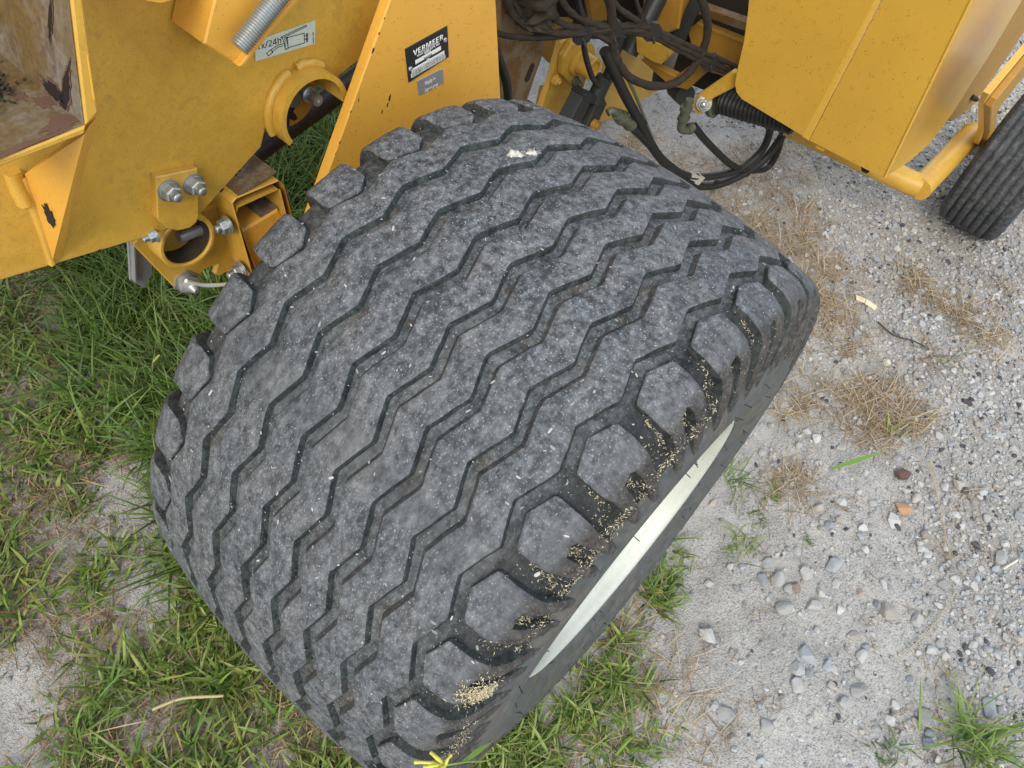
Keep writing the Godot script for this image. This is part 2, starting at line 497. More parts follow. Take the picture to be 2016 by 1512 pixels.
func lug(wheel: Node3D, k: float, side: float) -> void:
	var st := S()
	var wob := noise(int(k) + (100 if side < 0.0 else 0), 30.0, 2)
	var rows: Array
	var lo: Array
	var hi: Array
	if side > 0.0:
		rows = [0.2302, 0.2306, 0.2315, 0.233, 0.236, 0.239, 0.2415, 0.2435, 0.246, 0.25, 0.256, 0.262, 0.268, 0.274, 0.279, 0.283, 0.2862, 0.288, 0.289, 0.2905, 0.294, 0.298, 0.304, 0.31, 0.317, 0.325, 0.335, 0.345, 0.357, 0.37, 0.385, 0.4]
		lo = [[0.2302, -0.325], [0.2315, -0.36], [0.2425, -0.655], [0.246, -0.685], [0.276, -0.695], [0.284, -0.685], [0.295, -0.65], [0.4, -0.63]]
		hi = [[0.2302, -0.325], [0.2312, -0.3], [0.2408, -0.01], [0.244, 0.018], [0.262, 0.018], [0.285, 0.008], [0.31, -0.02], [0.4, -0.03]]
	else:
		rows = [0.1705, 0.1708, 0.1714, 0.173, 0.176, 0.179, 0.182, 0.185, 0.19, 0.196, 0.202, 0.208, 0.215, 0.223, 0.232, 0.242, 0.255, 0.27, 0.29, 0.315, 0.345]
		lo = [[0.1705, -0.66], [0.1712, -0.7], [0.1775, -1.0], [0.182, -1.06], [0.192, -1.085], [0.21, -1.07], [0.345, -1.06]]
		hi = [[0.1705, -0.66], [0.1712, -0.62], [0.1815, -0.46], [0.186, -0.43], [0.207, -0.42], [0.345, -0.42]]
	var nl := [[0.288, -0.445], [0.31, -0.44], [0.4, -0.45]]
	var nr := [[0.2862, -0.25], [0.31, -0.22], [0.4, -0.2]]
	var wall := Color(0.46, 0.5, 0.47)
	var lastL := []
	var lastR := []
	var lastW := []
	for i in rows.size():
		var s: float = rows[i]
		var a := pw(s, lo) + k
		var b := pw(s, hi) + k
		var ds: float = s - rows[0]
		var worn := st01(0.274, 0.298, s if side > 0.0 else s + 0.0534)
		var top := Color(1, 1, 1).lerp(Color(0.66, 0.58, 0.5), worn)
		var inner_bev := 0.003 * st01(0.005, 0.0, ds)
		var m0: float
		var m1: float
		var open := false
		if side > 0.0 and s >= 0.2862:
			m0 = pw(s, nl) + k
			m1 = pw(s, nr) + k
			var t := st01(0.2862, 0.2895, s)
			var apex := -0.3 + k
			m0 = lerpf(apex, m0, t)
			m1 = lerpf(apex, m1, t)
			open = true
		else:
			m0 = lerpf(a, b, 0.5)
			m1 = m0
		var fade := 1.0
		if side > 0.0: fade = 1.0 - st01(0.345, 0.4, s)
		else: fade = 1.0 - st01(0.3, 0.345, s)
		var bw := 0.034 * (0.2 + 0.8 * st01(0.0, 0.012, ds))
		var sv := s * side
		var hh := func(x: float) -> float: return -inner_bev + 0.0007 * wob.get_noise_2d(s * 3.0, x) - 0.001 * (1.0 - fade)
		var dn := base_h(sv) - 0.0025
		var rl := [tp(sv, a - 0.012, dn), tp(sv, a, -0.0032 - inner_bev)]
		var rr := []
		var wid := m0 - a
		for q in 6:
			var x := lerpf(a + minf(bw, wid * 0.3), m0 - (minf(bw, wid * 0.2) if open else 0.0), q / 5.0)
			rl.append(tp(sv, x, hh.call(x)))
		if open:
			rl.append(tp(sv, m0, -0.0032 - inner_bev))
			rl.append(tp(sv, m0 + 0.01, dn))
			rr.append(tp(sv, m1 - 0.01, dn))
			rr.append(tp(sv, m1, -0.0032 - inner_bev))
		else:
			rl.append(tp(sv, m0, hh.call(m0)))
			rl.append(tp(sv, m0, hh.call(m0)))
			rr.append(tp(sv, m0, hh.call(m0)))
			rr.append(tp(sv, m0, hh.call(m0)))
		wid = b - m1
		for q in 6:
			var x := lerpf(m1 + (minf(bw, wid * 0.2) if open else 0.0), b - minf(bw, wid * 0.3), q / 5.0)
			rr.append(tp(sv, x, hh.call(x)))
		rr.append(tp(sv, b, -0.0032 - inner_bev))
		rr.append(tp(sv, b + 0.012, dn))
		if lastL.size():
			var w2 := wall if open else top
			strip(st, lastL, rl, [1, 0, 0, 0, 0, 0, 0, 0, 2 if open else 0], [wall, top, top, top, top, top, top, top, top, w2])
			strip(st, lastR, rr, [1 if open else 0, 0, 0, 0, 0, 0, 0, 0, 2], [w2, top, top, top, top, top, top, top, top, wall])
		else:
			# the blunt end wall towards the groove
			st.set_smooth_group(3)
			st.set_color(wall)
			var g := tp(sv - side * 0.002, (a + b) * 0.5, dn)
			for q in range(1, rl.size() - 2): tri(st, g, rl[q], rl[q + 1])
			for q in range(1, rr.size() - 2): tri(st, g, rr[q], rr[q + 1])
		lastL = rl
		lastR = rr
	obj("tread_block", st, M.rubber, wheel)

func side_pt(s: float, k: int, n: int) -> Vector3:
	var h := base_h(s) + 0.0006
	for e in [0.418, 0.452, 0.458, 0.5]:
		h += 0.0016 * st01(0.0035, 0.001, absf(absf(s) - e))
	return tp(s, 32.0 * k / n, h)

func tyre_body(wheel: Node3D) -> void:
	var st := S()
	st.set_smooth_group(0)
	var sv := []
	var s: float = ps[0]
	while s < ps[-1]:
		sv.append(s)
		s += 0.006
	sv.append(ps[-1])
	var n := 256
	var wob := noise(9, 40.0, 3)
	var ring := []
	for i in sv.size():
		var row := []
		for k in n:
			var ph := 32.0 * k / n
			var h := base_h(sv[i])
			var a := ph * PITCH
			h += 0.0012 * wob.get_noise_3d(cos(a) * 0.5, sin(a) * 0.5, sv[i]) * (1.0 if h < -0.004 else 0.0)
			# moulded rings on the side walls
			for e in [0.418, 0.452, 0.458, 0.5]:
				h += 0.0016 * st01(0.0035, 0.001, absf(absf(sv[i]) - e))
			row.append(tp(sv[i], ph, h))
		ring.append(row)
	for i in sv.size() - 1:
		# the shoulder's recesses are never scuffed pale by the road
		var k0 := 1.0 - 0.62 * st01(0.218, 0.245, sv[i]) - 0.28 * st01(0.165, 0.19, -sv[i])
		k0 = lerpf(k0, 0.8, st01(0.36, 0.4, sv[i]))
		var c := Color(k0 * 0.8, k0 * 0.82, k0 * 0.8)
		for k in n:
			var l := (k + 1) % n
			var mud: float = st01(0.1, 0.5, wob.get_noise_3d(cos(TAU * k / n) * 0.16, sin(TAU * k / n) * 0.16, sv[i] * 0.5)) * (1.0 - st01(0.2, 0.24, sv[i]))
			st.set_color(c.lerp(Color(0.82, 0.66, 0.52), mud * 0.7))
			quad(st, ring[i][k], ring[i + 1][k], ring[i + 1][l], ring[i][l])
	var o := obj("tyre", st, M.rubber, wheel)
	var sw := S()
	sw.set_smooth_group(0)
	sw.set_color(Color(1, 1, 1))
	for i in sv.size() - 1:
		if absf(sv[i]) < (0.36 if sv[i] > 0.0 else 0.31): continue
		for k in n:
			var l := (k + 1) % n
			quad(sw, side_pt(sv[i], k, n), side_pt(sv[i + 1], k, n), side_pt(sv[i + 1], l, n), side_pt(sv[i], l, n))
	obj("side_wall", sw, M.side_rubber, wheel)
	# rubber hairs left by the mould on the outer wall
	var hs := S()
	for k in 44:
		var ph := rng.randf() * 32.0
		var s0: float = [0.409, 0.43, 0.452, 0.47, 0.5][rng.randi() % 5]
		var p := tp(s0, ph, 0.0)
		var q := tp(s0 + rng.randf_range(-0.006, 0.006), ph + rng.randf_range(-0.02, 0.02), rng.randf_range(0.005, 0.011))
		tube(hs, [p, q], 0.0007, 5, 0.0, false)
	add_surface(o, hs, M.ply)

func wheel_rim(wheel: Node3D) -> void:
	var st := S()
	lathe(st, Vector3(0, AXLE, 0), Vector3(-1, 0, 0), [[0.281, 0.252], [0.286, 0.253], [0.2895, 0.2515], [0.291, 0.248], [0.2895, 0.244], [0.285, 0.2405], [0.277, 0.239], [0.27, 0.238], [0.266, 0.235], [0.263, 0.2335], [0.25, 0.2325], [0.244, 0.2335], [0.238, 0.2325], [0.22, 0.228], [0.19, 0.224], [0.15, 0.221], [0.12, 0.216], [0.1, 0.2], [0.09, 0.17], [0.086, 0.12], [0.088, 0.06], [0.088, 0.0]], 128, false)
	obj("wheel_rim", st, M.rim_paint, wheel)
	st = S()
	lathe(st, Vector3(0, AXLE, 0), Vector3(-1, 0, 0), [[0.2845, 0.2545], [0.2885, 0.2535], [0.2902, 0.2518], [0.2895, 0.25]], 128, false)
	obj("dirt_ring", st, M.grime, wheel)
	var hub := S()
	lathe(hub, Vector3(-0.086, AXLE, 0), Vector3(-1, 0, 0), [[0.0, 0.07], [0.03, 0.068], [0.04, 0.06], [0.09, 0.045], [0.1, 0.035], [0.1, 0.0]], 32)
	obj("wheel_hub", hub, M.yellow, wheel)
	for k in 8:
		var a := TAU * k / 8.0
		bolt("wheel_nut", Vector3(-0.087, AXLE + 0.1 * cos(a), 0.1 * sin(a)), Vector3(-1, 0, 0), 0.015, wheel, 0.8)
	var ax := S()
	lathe(ax, Vector3(0.06, AXLE, 0), Vector3(1, 0, 0), [[-0.15, 0.05], [0.0, 0.05], [0.4, 0.05], [1.2, 0.05], [1.2, 0.0]], 20)
	obj("axle", ax, M.dull_yellow, wheel)

# ---------------------------------------------------------------- ground and plants
var n_h1: FastNoiseLite
var n_h2: FastNoiseLite
var n_h3: FastNoiseLite

func grit(x: float, z: float) -> float:
	return -0.75 * x + 0.66 * z

func grassy(x: float, z: float) -> float:
	var g := 0.0
	g = maxf(g, st01(0.28, 0.4, x) * st01(0.95, 0.6, z))
	g = maxf(g, st01(-0.2, -0.34, z) * st01(-0.3, -0.12, x))
	for p in [[0.70, -0.50, 0.09], [0.62, -0.53, 0.08], [0.80, -0.37, 0.05], [0.66, -0.3, 0.05], [0.50, -0.60, 0.07], [0.42, -0.60, 0.06], [0.40, -0.95, 0.1], [0.52, -0.93, 0.12], [0.30, -0.92, 0.06], [1.1, 0.05, 0.08]]:
		g *= st01(0.6, 1.25, Vector2(x - p[0], z - p[1]).length() / p[2])
	return g

func ground_y(x: float, z: float) -> float:
	var y := 0.016 * n_h1.get_noise_2d(x, z) + 0.006 * n_h2.get_noise_2d(x, z) + 0.0022 * n_h3.get_noise_2d(x, z)
	y -= 0.006
	return y

func make_ground() -> void:
	n_h1 = noise(21, 1.6, 3)
	n_h2 = noise(22, 9.0, 3)
	n_h3 = noise(23, 45.0, 2)
	var tone := noise(24, 2.2, 4)
	var st := S()
	st.set_smooth_group(0)
	var x0 := -2.2
	var z0 := -2.0
	var c := 0.014
	var nx := 330
	var nz := 420
	var verts := PackedVector3Array()
	var cols := PackedColorArray()
	for j in nz + 1:
		for i in nx + 1:
			var x := x0 + i * c
			var z := z0 + j * c
			verts.append(Vector3(x, ground_y(x, z), z))
			var t := tone.get_noise_2d(x, z)
			var k := 1.0 + 0.16 * t
			var col := Color(k, k, k)
			var gr := grassy(x, z)
			col = col.lerp(Color(0.7, 0.65, 0.59), gr * 0.75)
			var fine := st01(0.85, 1.15, grit(x, z) + 0.2 * t)
			col = col.lerp(Color(0.88, 0.86, 0.84), fine * 0.6)
			var dry := st01(0.5, 0.2, absf(x + 0.05)) * st01(0.5, 0.8, z)
			col = col.lerp(Color(0.92, 0.86, 0.78), dry * 0.5)
			cols.append(col)
	var idx := PackedInt32Array()
	for j in nz:
		for i in nx:
			var a := j * (nx + 1) + i
			idx.append_array([a, a + nx + 2, a + nx + 1, a, a + 1, a + nx + 2])
	for i in verts.size():
		st.set_color(cols[i])
		st.add_vertex(verts[i])
	for i in idx: st.add_index(i)
	# beyond the working area the ground runs on, flat, to the horizon
	var far := S()
	far.set_smooth_group(-1)
	var xa := x0 + 0.01
	var xb := x0 + nx * c - 0.01
	var za := z0 + 0.01
	var zb := z0 + nz * c - 0.01
	var B := 80.0
	far.set_color(Color(0.9, 0.9, 0.85))
	for r in [[-B, xa, -B, B], [xb, B, -B, B], [xa, xb, -B, za], [xa, xb, zb, B]]:
		quad(far, Vector3(r[0], -0.008, r[2]), Vector3(r[1], -0.008, r[2]), Vector3(r[1], -0.008, r[3]), Vector3(r[0], -0.008, r[3]))
	var o := obj("ground", st, M.soil)
	add_surface(o, far, M.soil)
	tag(o, "pale dusty bare soil with gravel and worn grass patches", "ground", "", "structure")

func stone_mesh(seed_: int, flat_: float, col: Color) -> ArrayMesh:
	var st := S()
	var n := noise(seed_, 0.9, 2)
	var m := SphereMesh.new()
	m.radius = 0.5
	m.height = 1.0
	m.radial_segments = 16
	m.rings = 9
	var arr := m.surface_get_arrays(0)
	var v: PackedVector3Array = arr[Mesh.ARRAY_VERTEX]
	var ix: PackedInt32Array = arr[Mesh.ARRAY_INDEX]
	var r := RandomNumberGenerator.new()
	r.seed = seed_
	var cuts := []
	for k in 13:
		cuts.append([Vector3(r.randf_range(-1, 1), r.randf_range(-1, 1), r.randf_range(-1, 1)).normalized(), r.randf_range(0.26, 0.4)])
	var q := PackedVector3Array()
	for p in v:
		var w := p * (1.0 + 0.25 * n.get_noise_3dv(p * 2.0))
		for c in cuts:
			var over: float = w.dot(c[0]) - c[1]
			if over > 0.0: w -= c[0] * over
		q.append(Vector3(w.x * 1.15, w.y * flat_, w.z * 0.92))
	st.set_smooth_group(0 if seed_ % 3 == 0 else -1)
	st.set_color(col)
	for k in ix: st.add_vertex(q[k])
	st.generate_normals()
	var out := st.commit()
	out.surface_set_material(0, M.stone)
	return out

func scatter(called: String, mesh: Mesh, xf: Array, cols: Array) -> MultiMeshInstance3D:
	var mm := MultiMesh.new()
	mm.transform_format = MultiMesh.TRANSFORM_3D
	mm.use_colors = true
	mm.mesh = mesh
	mm.instance_count = xf.size()
	for i in xf.size():
		mm.set_instance_transform(i, xf[i])
		mm.set_instance_color(i, cols[i])
	var o := MultiMeshInstance3D.new()
	o.name = called
	o.multimesh = mm
	add_child(o, true)
	return o

func turn3(r: RandomNumberGenerator) -> Basis:
	return Basis.from_euler(Vector3(r.randf_range(-0.4, 0.4), r.randf() * TAU, r.randf_range(-0.4, 0.4)))

func stone_colour(r: RandomNumberGenerator) -> Color:
	var k := r.randf()
	var l := r.randf_range(0.27, 0.5)
	if k < 0.55: return Color(l * 1.1, l * 1.085, l * 1.045)
	if k < 0.8: return Color(l * 0.85, l * 0.9, l * 0.95)
	if k < 0.93: return Color(l * 1.05, l * 0.95, l * 0.82)
	if k < 0.945: return Color(l * 0.85, l * 0.66, l * 0.55)
	return Color(0.07, 0.07, 0.08)

func tyre_foot(x: float, z: float) -> bool:
	return absf(x) < 0.33 and absf(z) < 0.24

func make_stones() -> void:
	var r := RandomNumberGenerator.new()
	r.seed = 404
	var kinds := []
	for k in 6: kinds.append(stone_mesh(700 + k, [0.55, 0.62, 0.7, 0.5, 0.75, 0.6][k], Color(1, 1, 1)))
	# grit too small and too many to count, all over the bare ground
	for k in 3:
		var xf := []
		var cols := []
		var tries := 0
		while xf.size() < 32000 and tries < 500000:
			tries += 1
			var x := r.randf_range(-1.6, 1.0)
			var z := r.randf_range(-0.9, 3.4)
			var g := grit(x, z)
			var p := 0.05 + 0.11 * st01(0.45, 0.75, g) + 0.55 * st01(0.88, 1.12, g + 0.1 * n_h1.get_noise_2d(x * 2.0, z * 2.0))
			p *= 1.0 - 0.85 * grassy(x, z)
			if tyre_foot(x, z) or r.randf() > p: continue
			var s := 0.002 + 0.005 * pow(r.randf(), 2.2)
			if r.randf() < 0.05: s = r.randf_range(0.006, 0.012)
			xf.append(Transform3D(turn3(r) * Basis.from_scale(Vector3.ONE * s * 2.0), Vector3(x, ground_y(x, z) + s * 0.25, z)))
			cols.append(stone_colour(r))
		var o := scatter("gravel", kinds[k], xf, cols)
		tag(o, ["fine pale gravel grit over the dusty ground", "fine grey gravel grit over the dusty ground", "fine mixed gravel grit over the dusty ground"][k], "gravel", "gravel grit", "stuff")
	# stones one could pick up
	var placed := []
	var spots := [
		[-0.478, 0.146, 40], [-0.591, 0.043, 36], [-0.566, 0.307, 36], [-0.554, 0.348, 30], [-0.609, 0.351, 32], [-0.559, 0.360, 26], [-0.598, 0.458, 36], [-0.561, 0.400, 34], [-0.520, 0.350, 36], [-0.738, 0.451, 44], [-0.792, 0.475, 30], [-0.652, 0.251, 44], [-0.650, 0.212, 34], [-0.668, 0.184, 34], [-0.658, 0.384, 22], [-0.707, 0.357, 26], [-0.739, 0.330, 28], [-0.696, 0.263, 28], [-0.752, 0.295, 24], [-0.767, 0.262, 36], [-0.756, 0.219, 30], [-0.660, 0.075, 30], [-0.895, 0.308, 40], [-0.843, 0.257, 26], [-0.979, 0.411, 36],
		[-0.542, 0.535, 28], [-0.551, 0.560, 20], [-0.647, 0.654, 36], [-0.719, 0.674, 30], [-0.720, 0.646, 22], [-0.767, 0.678, 22], [-0.663, 0.745, 26], [-0.723, 0.841, 30], [-0.772, 0.860, 24], [-0.868, 0.735, 34], [-0.802, 0.589, 26], [-0.817, 0.621, 22], [-0.840, 0.635, 20], [-0.502, 0.557, 26], [-0.463, 0.590, 22], [-0.463, 0.736, 24], [-0.406, 0.712, 26], [-0.381, 0.717, 22], [-0.592, 0.658, 20], [-0.605, 0.585, 24], [-0.535, 0.605, 24], [-0.843, 0.440, 26], [-0.862, 0.450, 22], [-0.949, 0.572, 22], [-0.750, 0.767, 20], [-0.545, 1.461, 18], [-0.460, 1.468, 16], [-0.701, 0.499, 20], [-0.643, 0.313, 20], [-0.521, 0.434, 22], [-0.813, 0.541, 20], [-0.486, 0.363, 28], [-0.496, 0.325, 26]]
	placed.append_array(spots)
	var tries := 0
	while placed.size() < 150 and tries < 4000:
		tries += 1
		var x := r.randf_range(-1.1, 0.1)
		var z := r.randf_range(0.0, 2.2)
		var g := grit(x, z)
		if g < 0.5 or r.randf() > 0.25 + st01(0.55, 0.8, g): continue
		placed.append([x, z, r.randf_range(10, 20)])
	var first := {}
	for i in placed.size():
		var p: Array = placed[i]
		var at: Vector3
		var size: float
		at = Vector3(p[0], 0, p[1])
		size = p[2] / 930.0
		var o: MeshInstance3D
		var kind := i % 6
		var cc := stone_colour(r)
		if cc.r < 0.1: cc = Color(0.3, 0.3, 0.3)
		var tone := int(clampf((cc.get_luminance() - 0.24) * 16.0, 0.0, 3.0)) + (4 if cc.r > cc.b * 1.2 else 0)
		var key := kind * 10 + tone
		if not first.has(key):
			o = MeshInstance3D.new()
			o.mesh = stone_mesh(800 + key, [0.55, 0.62, 0.7, 0.5, 0.75, 0.6][kind], Color(cc.r * 1.08, cc.g * 1.08, cc.b * 1.08))
			first[key] = o
		else:
			o = first[key].duplicate()
		o.name = "stone"
		add_child(o, true)
		o.transform = Transform3D(Basis.from_euler(Vector3(r.randf_range(-0.25, 0.25), r.randf() * TAU, r.randf_range(-0.25, 0.25))) * Basis.from_scale(Vector3.ONE * size), Vector3(at.x, ground_y(at.x, at.z) + size * 0.11, at.z))
		var hue := "tan" if cc.r > cc.b * 1.2 else "bluish grey" if cc.b > cc.r * 1.03 else "whitish" if cc.get_luminance() > 0.42 else "grey"
		var where := "on the gravel by the ribbed gauge wheel" if at.z > 1.15 else "close beside the big tyre's outer side" if at.x > -0.38 else "near the corner grass tufts" if at.x < -0.78 and at.z < 0.5 else "among the scattered stones below the reddish brown stone" if at.z < 0.55 else "on fine gravel right of the dead tufts" if at.x < -0.6 else "between the dead grass clumps"
		var much := "large" if size > 0.036 else "middling" if size > 0.026 else "small" if size > 0.018 else "tiny"
		tag(o, much + " " + hue + " loose stone " + where, "stone", "loose stones in the dust")
	# the few stones that stand out
	for q in [[-0.610, 0.772, 34, Color(0.13, 0.075, 0.06), "smooth dark reddish brown stone alone on the pale dust"], [-0.652, 0.696, 34, Color(0.5, 0.29, 0.18), "orange tan stone among pale gravel right of the big tyre"], [-0.428, 1.048, 20, Color(0.62, 0.58, 0.48), "small round cream pebble below the straw and twig"], [-0.919, 0.271, 26, Color(0.2, 0.23, 0.27), "slate blue stone beside the grass tuft at bottom right"]]:
		var at := Vector3(q[0], 0, q[1])
		var o := MeshInstance3D.new()
		o.name = "pebble" if q[2] < 25 else "stone"
		o.mesh = stone_mesh(int(absf(q[0]) * 1000.0), 0.7, q[3])
		add_child(o, true)
		var size: float = q[2] / 850.0
		o.transform = Transform3D(Basis.from_euler(Vector3(0.1, q[1] * 9.0, 0.0)) * Basis.from_scale(Vector3.ONE * size), Vector3(at.x, ground_y(at.x, at.z) + size * 0.2, at.z))
		tag(o, q[4], "stone")

# a tuft: blades that rise, lean out and droop
func tuft_mesh(seed_: int, n: int, length: float, width: float, spread: float, lie: float, pal: Array, m: Material, segs := 5) -> ArrayMesh:
	var r := RandomNumberGenerator.new()
	r.seed = seed_
	var st := S()
	st.set_smooth_group(0)
	for b in n:
		var az := r.randf() * TAU
		var dir := Vector3(cos(az), 0, sin(az))
		var base := Vector3(r.randfn(0, spread), 0, r.randfn(0, spread))
		var L := length * r.randf_range(0.45, 1.1)
		var tilt := clampf(lie + r.randfn(0, 0.28), 0.03, 1.5)
		var bend := r.randf_range(0.1, 1.1)
		var w := width * r.randf_range(0.6, 1.15)
		var side := dir.cross(Vector3.UP).rotated(dir, r.randf_range(-0.6, 0.6))
		var col: Color = pal[r.randi() % pal.size()]
		var kk := r.randf_range(0.75, 1.25)
		col = Color(col.r * kk, col.g * kk, col.b * kk)
		var tip := col.lerp(Color(0.30, 0.24, 0.10), 0.5 if r.randf() < 0.25 else 0.08)
		var p := base
		var twist := r.randfn(0, 0.5)
		var pl := Vector3()
		var pr2 := Vector3()
		for k in segs + 1:
			var t := float(k) / segs
			var ww := w * (1.0 - pow(t, 2.2)) * (0.65 + 0.35 * minf(t * 4.0, 1.0)) + 0.00025
			var a := tilt + bend * t
			var sd := side.rotated(dir, twist * t)
			var l := p - sd * ww * 0.5
			var q := p + sd * ww * 0.5
			if k > 0:
				var c0 := col.lerp(tip, float(k - 1) / segs)
				var c1 := col.lerp(tip, t)
				for v in [[pl, c0], [pr2, c0], [q, c1], [pl, c0], [q, c1], [l, c1]]:
					st.set_color(v[1])
					st.add_vertex(v[0])
			pl = l
			pr2 = q
			p += (dir.rotated(Vector3.UP, twist * 0.4 * t) * sin(a) + Vector3.UP * cos(a)) * L / segs
			p.y = maxf(p.y, 0.001 + 0.0008 * (b % 4))
	st.generate_normals()
	var out := st.commit()
	out.surface_set_material(0, m)
	return out

const GREEN := [Color(0.097, 0.177, 0.023), Color(0.131, 0.217, 0.034), Color(0.074, 0.154, 0.028), Color(0.165, 0.239, 0.040), Color(0.217, 0.262, 0.068)]
const DARKG := [Color(0.080, 0.171, 0.021), Color(0.108, 0.205, 0.025), Color(0.063, 0.142, 0.023), Color(0.137, 0.234, 0.036)]
const DEAD := [Color(0.36, 0.28, 0.18), Color(0.30, 0.22, 0.135), Color(0.44, 0.36, 0.25), Color(0.24, 0.17, 0.105)]
const BROWN := [Color(0.21, 0.125, 0.07), Color(0.27, 0.18, 0.10), Color(0.34, 0.25, 0.15), Color(0.17, 0.11, 0.06)]

func make_grass() -> void:
	var r := RandomNumberGenerator.new()
	r.seed = 77
	var clump := noise(61, 4.0, 2)
	var kinds := [
		[tuft_mesh(1, 14, 0.13, 0.0058, 0.02, 0.75, DARKG, M.blade), 0],
		[tuft_mesh(2, 13, 0.18, 0.0062, 0.018, 0.85, DARKG, M.blade), 0],
		[tuft_mesh(3, 14, 0.085, 0.0066, 0.022, 0.8, GREEN, M.blade), 1],
		[tuft_mesh(4, 16, 0.06, 0.0066, 0.024, 0.7, GREEN, M.blade), 1],
		[tuft_mesh(5, 12, 0.115, 0.0056, 0.02, 0.9, GREEN, M.blade), 2],
		[tuft_mesh(6, 14, 0.07, 0.0032, 0.03, 1.2, BROWN, M.straw), 3],
		[tuft_mesh(7, 12, 0.10, 0.0026, 0.03, 1.3, DEAD, M.straw), 3],
		[tuft_mesh(8, 8, 0.045, 0.0115, 0.02, 0.95, GREEN, M.blade), 2],
		[tuft_mesh(9, 16, 0.05, 0.0024, 0.035, 1.42, BROWN, M.straw), 3]]
	var xf := []
	var cols := []
	for k in kinds:
		xf.append([])
		cols.append([])
	var n := 0
	var tries := 0
	while n < 5700 and tries < 120000:
		tries += 1
		var x := r.randf_range(-0.5, 2.3)
		var z := r.randf_range(-1.25, 1.1)
		var g := grassy(x, z)
		var c := clump.get_noise_2d(x, z)
		if tyre_foot(x, z) or r.randf() > g * (0.55 + 0.95 * c): continue
		# taller and darker under the machine, short and pale behind the wheel
		var under := st01(-0.62, -0.3, z - 0.25 * (x - 0.6)) * st01(0.25, 0.6, x)
		var pick: int
		var d := r.randf()
		if d < 0.2 - 0.12 * under: pick = 5
		elif d < 0.34 - 0.27 * under: pick = 6
		elif r.randf() < under: pick = r.randi() % 2
		else: pick = [2, 3, 4, 7][r.randi() % 4]
		var s := r.randf_range(0.7, 1.2)
		var lean := Basis.from_euler(Vector3(r.randf_range(-0.15, 0.15), r.randf() * TAU, r.randf_range(-0.15, 0.15)))
		xf[pick].append(Transform3D(lean * Basis.from_scale(Vector3.ONE * s), Vector3(x, ground_y(x, z) - 0.002, z)))
		var v := r.randf_range(0.75, 1.2)
		var y := r.randf_range(0.9, 1.15)
		cols[pick].append(Color(v * y, v, v * 0.9))
		n += 1
	# a thatch of dead blades lies under it all
	tries = 0
	while xf[8].size() < 2600 and tries < 60000:
		tries += 1
		var x := r.randf_range(-0.5, 2.0)
		var z := r.randf_range(-1.25, 0.9)
		if tyre_foot(x, z) or r.randf() > 0.15 + grassy(x, z): continue
		if grassy(x, z) < 0.02 and (x < 0.3 and z > -0.2): continue
		xf[8].append(Transform3D(Basis.from_euler(Vector3(0, r.randf() * TAU, 0)) * Basis.from_scale(Vector3.ONE * r.randf_range(0.5, 1.2)), Vector3(x, ground_y(x, z), z)))
		var v := r.randf_range(0.7, 1.4)
		cols[8].append(Color(v, v, v))
	# a thin fringe along the outer side of the wheel, thicker towards the back
	for q in [[-0.311, 0.201, 9, 30], [-0.320, 0.133, 12, 36], [-0.312, 0.080, 12, 30], [-0.317, 0.013, 12, 36], [-0.297, -0.048, 10, 34], [-0.298, -0.115, 12, 40], [-0.292, -0.186, 14, 40], [-0.286, -0.256, 16, 44], [-0.286, -0.329, 18, 44], [-0.339, -0.256, 12, 60], [-0.360, -0.124, 7, 50], [-0.397, -0.038, 5, 50], [-0.423, -0.154, 6, 60], [-0.486, -0.072, 5, 60], [-0.327, -0.315, 12, 40]]:
		for k in q[2] * 2:
			var at := Vector3(q[0] + r.randfn(0, q[3]) * 0.0007, 0, q[1] + r.randfn(0, q[3]) * 0.0007)
			if tyre_foot(at.x, at.z): continue
			var pick: int = [2, 3, 4, 4, 5, 6][r.randi() % 6]
			xf[pick].append(Transform3D(Basis.from_euler(Vector3(0, r.randf() * TAU, 0)) * Basis.from_scale(Vector3.ONE * r.randf_range(0.6, 1.0)), Vector3(at.x, ground_y(at.x, at.z), at.z)))
			var v := r.randf_range(0.8, 1.2)
			cols[pick].append(Color(v, v, v * 0.9))
	for k in kinds.size():
		if xf[k].size() == 0: continue
		var o := scatter("grass" if kinds[k][1] < 3 else "dry_grass", kinds[k][0], xf[k], cols[k])
		tag(o, ["long dark green grass under the yellow machine", "long arching green grass under the yellow machine", "short broad green grass behind the tyre", "low tufted green grass behind the tyre", "mid green grass beside the tyre", "brown withered stems among the green grass", "dry tan stems among the green grass", "broad leaved low weeds in the grass", "flat brown thatch of dead blades under the grass"][k], "grass" if k < 5 or k == 7 else "dry grass", "grass under the machine", "stuff")

